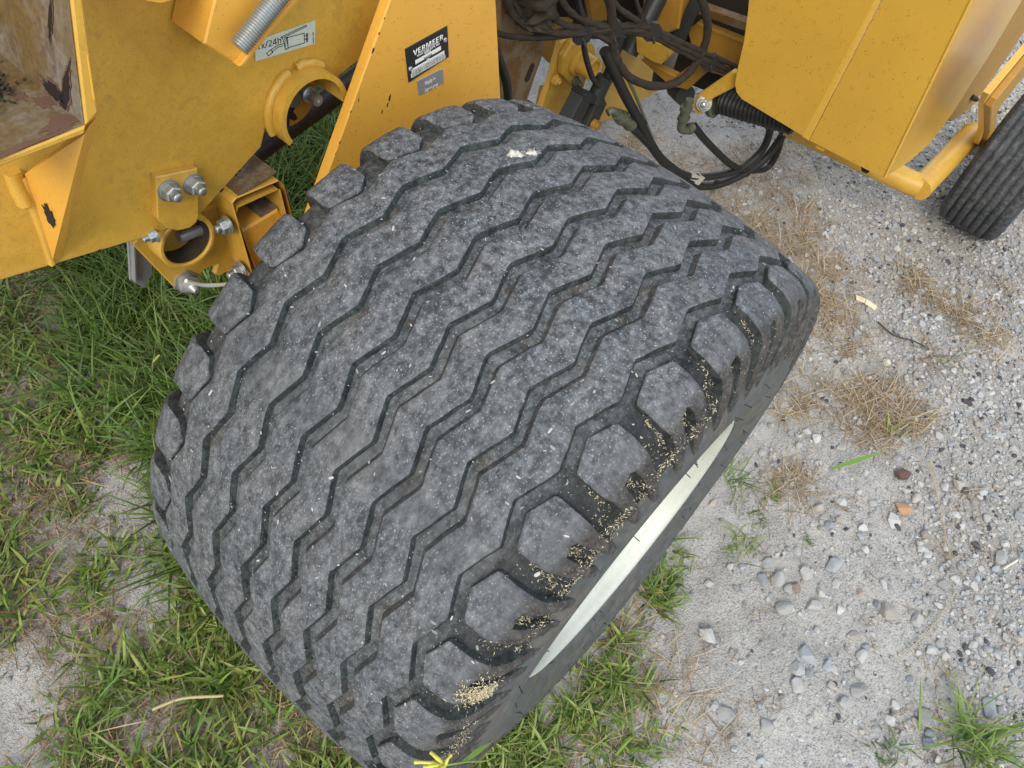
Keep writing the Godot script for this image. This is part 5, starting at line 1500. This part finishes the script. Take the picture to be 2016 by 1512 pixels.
func make_hoses() -> void:
	# caked wiring bundle and hydraulic lines above the pick-up
	var b := hold("hose_bundle", baler)
	bar("bundled_hose", b, [Vector3(0.4679, 0.8878, 0.5002), Vector3(0.4604, 0.8233, 0.5211), Vector3(0.4533, 0.7857, 0.5409), Vector3(0.4380, 0.7509, 0.5833), Vector3(0.4104, 0.7215, 0.6600), Vector3(0.3818, 0.7063, 0.7395), Vector3(0.3459, 0.6698, 0.8391), Vector3(0.3143, 0.6098, 0.9268), Vector3(0.2792, 0.5408, 1.0244), Vector3(0.2405, 0.4672, 1.1319), Vector3(0.1969, 0.3816, 1.2530)], 0.0068, M.old_hose, 12, 0.004)
	bar("bundled_hose", b, [Vector3(0.4612, 0.8831, 0.5188), Vector3(0.4566, 0.8251, 0.5317), Vector3(0.4459, 0.7757, 0.5614), Vector3(0.4284, 0.7408, 0.6101), Vector3(0.4066, 0.7248, 0.6705), Vector3(0.3821, 0.7132, 0.7385), Vector3(0.3490, 0.6826, 0.8305), Vector3(0.3127, 0.6169, 0.9314), Vector3(0.2781, 0.5528, 1.0276), Vector3(0.2395, 0.4803, 1.1346), Vector3(0.1998, 0.4025, 1.2449)], 0.006, M.old_hose, 12, 0.004)
	bar("bundled_hose", b, [Vector3(0.4746, 0.7813, 0.4818), Vector3(0.4565, 0.7540, 0.5319), Vector3(0.4377, 0.7360, 0.5842), Vector3(0.4143, 0.7204, 0.6493), Vector3(0.3858, 0.7053, 0.7284), Vector3(0.3501, 0.6687, 0.8274), Vector3(0.3161, 0.6040, 0.9219), Vector3(0.2807, 0.5316, 1.0203), Vector3(0.2423, 0.4604, 1.1269), Vector3(0.1977, 0.3671, 1.2508)], 0.0056, M.old_hose, 12, 0.003)
	bar("bundled_hose", b, [Vector3(0.4297, 0.8516, 0.6065), Vector3(0.4204, 0.7875, 0.6322), Vector3(0.4035, 0.7434, 0.6792), Vector3(0.3842, 0.7138, 0.7328), Vector3(0.3734, 0.7027, 0.7628)], 0.0066, M.old_hose, 12, 0.004)
	bar("bundled_hose", b, [Vector3(0.3960, 0.8274, 0.7001), Vector3(0.3799, 0.7580, 0.7448), Vector3(0.3641, 0.7180, 0.7887), Vector3(0.3456, 0.6763, 0.8401), Vector3(0.3361, 0.6546, 0.8665)], 0.0056, M.old_hose, 12, 0.004)
	bar("bundled_hose", b, [Vector3(0.3729, 0.8108, 0.7641), Vector3(0.3616, 0.7417, 0.7957), Vector3(0.3526, 0.7022, 0.8207), Vector3(0.3456, 0.6763, 0.8401)], 0.004, M.old_hose, 10, 0.002)
	bar("loop_hose", b, [Vector3(0.3945, 0.8358, 0.7041), Vector3(0.3853, 0.7704, 0.7297), Vector3(0.3808, 0.7250, 0.7423), Vector3(0.3782, 0.6788, 0.7495), Vector3(0.3699, 0.6225, 0.7726), Vector3(0.3545, 0.5675, 0.8152), Vector3(0.3304, 0.5250, 0.8823), Vector3(0.3084, 0.5173, 0.9434), Vector3(0.2946, 0.5495, 0.9816), Vector3(0.2906, 0.6041, 0.9927), Vector3(0.2951, 0.6557, 0.9804), Vector3(0.3065, 0.7154, 0.9485), Vector3(0.3263, 0.7874, 0.8937)], 0.0088, M.old_hose, 14, 0.0035)
	for q in [Vector3(0.4038, 0.7138, 0.6784), Vector3(0.3796, 0.7046, 0.7455), Vector3(0.3447, 0.6711, 0.8424), Vector3(0.2803, 0.5418, 1.0214)]:
		var st := S()
		tube(st, [q + Vector3(-0.004, 0, -0.003), q + Vector3(0.004, 0, 0.003)], 0.021, 10, 0.003)
		tube(st, [q, q + Vector3(-0.012, -0.022, 0.0)], 0.003, 6)
		obj("cable_tie", st, M.black, b)
	var st := S()
	tube(st, smooth_path([Vector3(0.4600, 0.9002, 0.5427), Vector3(0.4600, 0.8343, 0.5733), Vector3(0.4600, 0.7872, 0.5937), Vector3(0.4600, 0.7556, 0.5874)], 6), 0.042, 18, 0.03)
	obj("caked_filter", st, M.dark_grime, baler)
	# hoses that hang down in front of the pick-up
	bar("hanging_hose", baler, [Vector3(0.3834, 0.6605, 0.7350), Vector3(0.3696, 0.5879, 0.7735), Vector3(0.3572, 0.5244, 0.8078), Vector3(0.3393, 0.4394, 0.8574), Vector3(0.3145, 0.3202, 0.9264), Vector3(0.2797, 0.1956, 1.0230), Vector3(0.2428, 0.1129, 1.1256), Vector3(0.2073, 0.0940, 1.2243), Vector3(0.1735, 0.1225, 1.3181), Vector3(0.1606, 0.1870, 1.3539), Vector3(0.1574, 0.2533, 1.3627), Vector3(0.1635, 0.3173, 1.3459)], 0.0115, M.hose, 16)
	bar("hanging_hose", baler, [Vector3(0.3466, 0.4325, 0.8373), Vector3(0.3253, 0.3610, 0.8964), Vector3(0.3011, 0.2716, 0.9637), Vector3(0.2705, 0.1880, 1.0485), Vector3(0.2370, 0.1437, 1.1415), Vector3(0.2021, 0.1279, 1.2387), Vector3(0.1809, 0.1645, 1.2974), Vector3(0.1794, 0.2339, 1.3017), Vector3(0.1909, 0.3047, 1.2698), Vector3(0.2074, 0.3766, 1.2239)], 0.0105, M.hose, 16)
	bar("hanging_hose", baler, [Vector3(0.2781, 0.3595, 1.0276), Vector3(0.2623, 0.3042, 1.0713), Vector3(0.2395, 0.2314, 1.1348), Vector3(0.2150, 0.1600, 1.2028), Vector3(0.1907, 0.1105, 1.2704), Vector3(0.1623, 0.0863, 1.3493), Vector3(0.1566, 0.1367, 1.3651), Vector3(0.1609, 0.2104, 1.3531)], 0.0095, M.hose, 16)
	bar("hose_sleeve", baler, [Vector3(0.1957, 0.3145, 1.2565), Vector3(0.1846, 0.2634, 1.2872)], 0.0135, M.dark_grey, 16)
	bar("cable", baler, [Vector3(0.3634, 0.5946, 0.7906), Vector3(0.3488, 0.5228, 0.8311), Vector3(0.3350, 0.4464, 0.8695), Vector3(0.3163, 0.3430, 0.9215), Vector3(0.2940, 0.2514, 0.9834), Vector3(0.2769, 0.1958, 1.0308), Vector3(0.2627, 0.1657, 1.0703)], 0.0035, M.olive, 10)
	var f := bar("hose_fitting", baler, [Vector3(0.3630, 0.4840, 0.7916), Vector3(0.3456, 0.4314, 0.8401)], 0.0145, M.olive, 6)
	bar("fitting_elbow", f, [Vector3(0.3619, 0.4800, 0.7948), Vector3(0.3675, 0.4968, 0.7793), Vector3(0.3720, 0.4960, 0.7667)], 0.009, M.olive, 14)
	for e in [[Vector3(0.3591, 0.4729, 0.8025), Vector3(0.3556, 0.4622, 0.8121), 0.0175], [Vector3(0.3492, 0.4425, 0.8301), Vector3(0.3462, 0.4335, 0.8384), 0.0165]]:
		bar("fitting_nut", f, [e[0], e[1]], e[2], M.olive, 6)
	var g := bar("hose_fitting", baler, [Vector3(0.2919, 0.4282, 0.9893), Vector3(0.2922, 0.3928, 0.9885)], 0.0125, M.olive, 6)
	bar("fitting_elbow", g, [Vector3(0.2919, 0.3956, 0.9892), Vector3(0.2920, 0.3682, 0.9890), Vector3(0.2850, 0.3544, 1.0085), Vector3(0.2781, 0.3595, 1.0276)], 0.011, M.olive, 14)
	for e in [[Vector3(0.2922, 0.4315, 0.9884), Vector3(0.2921, 0.4196, 0.9887), 0.0155], [Vector3(0.2922, 0.4050, 0.9882), Vector3(0.2922, 0.3928, 0.9885), 0.0155], [Vector3(0.2839, 0.3549, 1.0113), Vector3(0.2803, 0.3557, 1.0213), 0.0145]]:
		bar("fitting_nut", g, [e[0], e[1]], e[2], M.olive, 6)
	bar("fitting_neck", g, [Vector3(0.2909, 0.4505, 0.9919), Vector3(0.2916, 0.4250, 0.9901)], 0.01, M.olive, 14)
	var c := Vector3(0.2598, 0.1713, 1.0784)
	var cu := (Vector3(0.2490, 0.1453, 1.1083) - Vector3(0.2715, 0.1982, 1.0459)).normalized()
	st = S()
	var cv := Vector3(0, 1, 0)
	cv = (cv - cu * cv.dot(cu)).normalized()
	var cw := cu.cross(cv)
	plate(st, [c - cu * 0.022 - cv * 0.009 - cw * 0.008, c + cu * 0.012 - cv * 0.009 - cw * 0.008, c + cu * 0.012 + cv * 0.009 - cw * 0.008, c - cu * 0.022 + cv * 0.009 - cw * 0.008], cw * 0.018, 0.002)
	plate(st, [c + cu * 0.012 - cv * 0.013 - cw * 0.011, c + cu * 0.03 - cv * 0.013 - cw * 0.011, c + cu * 0.03 + cv * 0.013 - cw * 0.011, c + cu * 0.012 + cv * 0.013 - cw * 0.011], cw * 0.024, 0.002)
	tag(obj("cable_connector", st, mat(Color(0.42, 0.42, 0.36), 0.5), baler), "pale grey cable plug")
	for q in [Vector3(0.3365, 0.4261, 0.8654), Vector3(0.2875, 0.2211, 1.0013), Vector3(0.2263, 0.1001, 1.1713), Vector3(0.1892, 0.0992, 1.2743)]:
		st = S()
		tube(st, [q - Vector3(0.003, 0, 0.0015), q + Vector3(0.003, 0, 0.0015)], 0.0155, 12)
		obj("cable_tie", st, M.black, baler)

func make_guard() -> void:
	var gd := hold("pickup_guard", baler)
	slab("rear_face", gd, [Vector3(0.2384, 0.7818, 0.9955), Vector3(0.2187, 0.7053, 0.9955), Vector3(0.2068, 0.6420, 0.9955), Vector3(0.2003, 0.5649, 0.9955), Vector3(0.1963, 0.5409, 0.9955), Vector3(0.1863, 0.5235, 0.9955), Vector3(0.1681, 0.5143, 0.9955), Vector3(0.1405, 0.5129, 0.9955), Vector3(0.0071, 0.5056, 0.9955), Vector3(-0.0147, 0.8642, 0.9955), Vector3(-0.0154, 0.8826, 0.9955)], Vector3(0, 0, 0.004), M.shield, 0.0015)
	slab("rear_face", gd, [Vector3(-0.0256, 0.8849, 1.0000), Vector3(-0.0251, 0.8665, 1.0000), Vector3(-0.0092, 0.4999, 1.0000), Vector3(-0.1752, 0.5050, 1.0000), Vector3(-0.1894, 0.5099, 1.0000), Vector3(-0.1619, 0.8873, 1.0000), Vector3(-0.1574, 0.9372, 1.0000)], Vector3(0, 0, 0.004), M.shield, 0.0015)
	var st := S()
	st.set_smooth_group(-1)
	quad(st, Vector3(-0.0154, 0.8826, 0.9955), Vector3(0.0071, 0.5056, 0.9955), Vector3(-0.0092, 0.4999, 1.0000), Vector3(-0.0256, 0.8849, 1.0000))
	obj("crease", st, M.shield, gd)
	st = S()
	st.set_smooth_group(1)
	var e := [Vector3(-0.1894, 0.5099, 1.0000), Vector3(-0.1900, 0.4205, 1.2057), Vector3(-0.1890, 0.3699, 1.3711), Vector3(-0.1870, 0.4030, 1.4566), Vector3(-0.1830, 0.5747, 1.4880), Vector3(-0.1760, 0.7102, 1.5057), Vector3(-0.1700, 0.7463, 1.5470)]
	var top := Vector3(-0.1580, 0.9391, 1.0000)
	for i in e.size() - 1: tri(st, top, e[i], e[i + 1])
	st.set_smooth_group(2)
	for i in e.size() - 1: quad(st, e[i], e[i + 1], e[i + 1] + Vector3(0.004, 0, 0), e[i] + Vector3(0.004, 0, 0))
	obj("side_face", st, M.shield, gd)
	st = S()
	tube(st, [Vector3(-0.1887, 0.5102, 1.0010), Vector3(-0.1617, 0.8868, 1.0010), Vector3(-0.1578, 0.9386, 1.0010)], 0.003, 10)
	obj("rounded_edge", st, M.shield, gd)
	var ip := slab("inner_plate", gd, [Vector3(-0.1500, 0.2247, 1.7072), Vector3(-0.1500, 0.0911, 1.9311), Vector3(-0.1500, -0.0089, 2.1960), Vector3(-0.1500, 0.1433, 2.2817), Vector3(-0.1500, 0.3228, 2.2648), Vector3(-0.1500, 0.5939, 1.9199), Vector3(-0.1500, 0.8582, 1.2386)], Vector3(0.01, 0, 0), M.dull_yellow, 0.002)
	bar("plate_bolt", ip, [Vector3(-0.1500, 0.1455, 1.9947), Vector3(-0.1600, 0.0940, 2.0777)], 0.008, M.rust, 6)
	slab("guard_tab", gd, [Vector3(-0.0204, 0.4962, 1.0100), Vector3(-0.0485, 0.4961, 1.0100), Vector3(-0.0458, 0.4846, 1.0100), Vector3(-0.0282, 0.4839, 1.0100)], Vector3(0, 0, 0.02), M.amber, 0.001)
	slab("guard_tab", gd, [Vector3(-0.1327, 0.4969, 1.0100), Vector3(-0.1548, 0.4967, 1.0100), Vector3(-0.1518, 0.4876, 1.0100), Vector3(-0.1398, 0.4872, 1.0100)], Vector3(0, 0, 0.02), M.rust, 0.001)

func make_gauge_wheel() -> void:
	var w := hold("gauge_wheel", baler)
	var c := Vector3(-0.371, 0.2, 1.70)
	var prof_ := [[-0.07, 0.09], [-0.078, 0.12], [-0.083, 0.15], [-0.082, 0.172], [-0.077, 0.186], [-0.071, 0.1935]]
	var x := -0.071
	for k in 7:
		var r := 0.2 - 0.9 * (x + 0.0102) * (x + 0.0102)
		prof_.append([x + 0.001, r])
		prof_.append([x + 0.0146, 0.2 - 0.9 * (x + 0.0146) * (x + 0.0146)])
		if k < 6:
			prof_.append([x + 0.0162, r - 0.007])
			prof_.append([x + 0.0192, r - 0.007])
		x += 0.0204
	prof_.append_array([[0.077, 0.186], [0.082, 0.172], [0.083, 0.15], [0.078, 0.12], [0.07, 0.09]])
	var st := S()
	st.set_color(Color(0.62, 0.62, 0.62))
	for e in prof_: e[0] *= 1.07
	lathe(st, c, Vector3(-1, 0, 0), prof_, 72, false)
	tag(obj("tyre", st, M.rubber, w), "small ribbed gauge wheel tyre")
	st = S()
	lathe(st, c, Vector3(-1, 0, 0), [[-0.06, 0.0], [-0.06, 0.03], [-0.04, 0.05], [-0.045, 0.08], [-0.068, 0.1], [-0.07, 0.094], [0.07, 0.094], [0.068, 0.1], [0.045, 0.08], [0.04, 0.05], [0.06, 0.03], [0.06, 0.0]], 40)
	obj("wheel_rim", st, M.dull_yellow, w)
	# pipe arm with a mitred elbow and the flat wheel bracket
	var arm := hold("gauge_wheel_arm", baler)
	st = S()
	var k0 := Vector3(-0.2280, 0.2500, 1.3754)
	tube(st, [Vector3(0.15, 0.25, k0.z - 0.03), k0 + Vector3(0.03, 0, -0.005), k0], 0.031, 22)
	obj("arm_pipe", st, M.yellow, arm)
	st = S()
	var k1 := Vector3(-0.2375, 0.2500, 1.6725)
	var d := (k1 - k0).normalized()
	tube(st, [k0 - d * 0.012, k0 + d * 0.02, k1], 0.031, 22)
	obj("arm_pipe", st, M.yellow, arm)
	slab("wheel_bracket", arm, [Vector3(-0.2720, 0.2943, 1.5687), Vector3(-0.2720, 0.4499, 1.3895), Vector3(-0.2720, 0.7253, 1.0226), Vector3(-0.2720, 0.7599, 0.9973), Vector3(-0.2720, 0.7858, 1.1465), Vector3(-0.2720, 0.8367, 1.1827), Vector3(-0.2720, 0.7410, 1.3801), Vector3(-0.2720, 0.6722, 1.3541), Vector3(-0.2720, 0.6354, 1.1949), Vector3(-0.2720, 0.6018, 1.2216), Vector3(-0.2720, 0.2551, 1.6974), Vector3(-0.2720, 0.0430, 1.9531)], Vector3(0.012, 0, 0), M.amber, 0.002)
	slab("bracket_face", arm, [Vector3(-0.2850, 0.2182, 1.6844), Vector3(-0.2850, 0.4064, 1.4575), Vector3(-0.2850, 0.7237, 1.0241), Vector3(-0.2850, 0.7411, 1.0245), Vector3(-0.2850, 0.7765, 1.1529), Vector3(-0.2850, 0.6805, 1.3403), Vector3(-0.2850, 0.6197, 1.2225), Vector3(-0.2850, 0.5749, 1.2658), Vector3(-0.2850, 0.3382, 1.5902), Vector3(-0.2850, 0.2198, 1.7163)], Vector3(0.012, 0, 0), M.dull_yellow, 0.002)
	st = S()
	lathe(st, c + Vector3(0.05, 0, 0), Vector3(1, 0, 0), [[0.0, 0.02], [0.06, 0.02], [0.06, 0.0]], 20)
	obj("stub_axle", st, M.steel, arm)

# chips along the edges of the sheet metal
func make_chips() -> void:
	var r := RandomNumberGenerator.new()
	r.seed = 313
	var panel: Node = baler.get_node("side_panel")
	var strut: Node = baler.get_node("strut_plate")
	var a := Vector3(0.4000, 0.9147, -0.3965)
	var b := Vector3(0.4000, 0.8602, -0.2411)
	var c := Vector3(0.4000, 0.8480, -0.1629)
	var d := Vector3(0.4000, 0.8883, -0.0540)
	for k in 9:
		var e := a.lerp(b, r.randf()) if k < 5 else c.lerp(d, r.randf())
		var u := (b - a).normalized() if k < 5 else (d - c).normalized()
		var v := Vector3(0, -u.z, u.y)
		if v.y < 0.0: v = -v
		var s := r.randf_range(0.0006, 0.0018)
		patch("paint_chip", panel, e + v * s, u * s * 1.8, v * s, M.rust, 900 + k, 0.0005)
	a = Vector3(0.3450, 1.0281, 0.1569)
	b = Vector3(0.3450, 0.7835, -0.0338)
	for k in 8:
		var u := (b - a).normalized()
		var v := Vector3(0, -u.z, u.y)
		var s := r.randf_range(0.0005, 0.0013)
		if v.z < 0.0: v = -v
		patch("paint_chip", strut, a.lerp(b, r.randf()) + v * s, u * s * 2.0, v * s, M.rust, 930 + k, 0.0005)

# ---------------------------------------------------------------- scene
func _ready() -> void:
	rng.seed = 1
	var cam := Camera3D.new()
	cam.name = "camera"
	cam.fov = 54.6476
	cam.near = 0.02
	cam.far = 300.0
	cam.transform = Transform3D(Basis(Vector3(-0.7400, 0.0263, 0.6721), Vector3(0.5832, 0.5229, 0.6216), Vector3(-0.3351, 0.8520, -0.4023)), Vector3(-0.3875, 1.5991, -0.4334))
	add_child(cam)
	cam.current = true
	var sky := ProceduralSkyMaterial.new()
	sky.sky_top_color = Color(0.80, 0.86, 0.93)
	sky.sky_horizon_color = Color(0.93, 0.93, 0.92)
	sky.sky_curve = 0.25
	sky.ground_horizon_color = Color(0.5, 0.5, 0.46)
	sky.ground_bottom_color = Color(0.4, 0.4, 0.36)
	sky.sky_energy_multiplier = 1.0
	var env := Environment.new()
	env.background_mode = Environment.BG_SKY
	env.sky = Sky.new()
	env.sky.sky_material = sky
	env.tonemap_mode = Environment.TONE_MAPPER_LINEAR
	env.tonemap_exposure = 1.9
	env.sdfgi_enabled = true
	env.ssao_enabled = true
	env.ssil_enabled = true
	var we := WorldEnvironment.new()
	we.name = "world_environment"
	we.environment = env
	add_child(we)
	var sun := DirectionalLight3D.new()
	sun.name = "sun"
	sun.light_energy = 0.45
	sun.light_angular_distance = 25.0
	sun.light_color = Color(1.0, 0.97, 0.92)
	sun.shadow_enabled = true
	sun.look_at_from_position(Vector3(-2.2, 4.5, -3.6), Vector3.ZERO)
	add_child(sun)
	make_materials()
	make_profile()
	make_ground()
	baler = hold("hay_baler")
	tag(baler, "yellow round hay baler with a wide worn tyre, seen from above its wheel", "hay baler")
	var wheel := hold("main_wheel", baler)
	tyre_body(wheel)
	tyre_tread(wheel)
	wheel_rim(wheel)
	make_tailgate()
	make_strut()
	make_hitch()
	make_drive()
	make_hoses()
	make_guard()
	make_gauge_wheel()
	make_chips()
	make_stones()
	make_grass()
	make_straw()
	make_plants()
	make_crumbs()
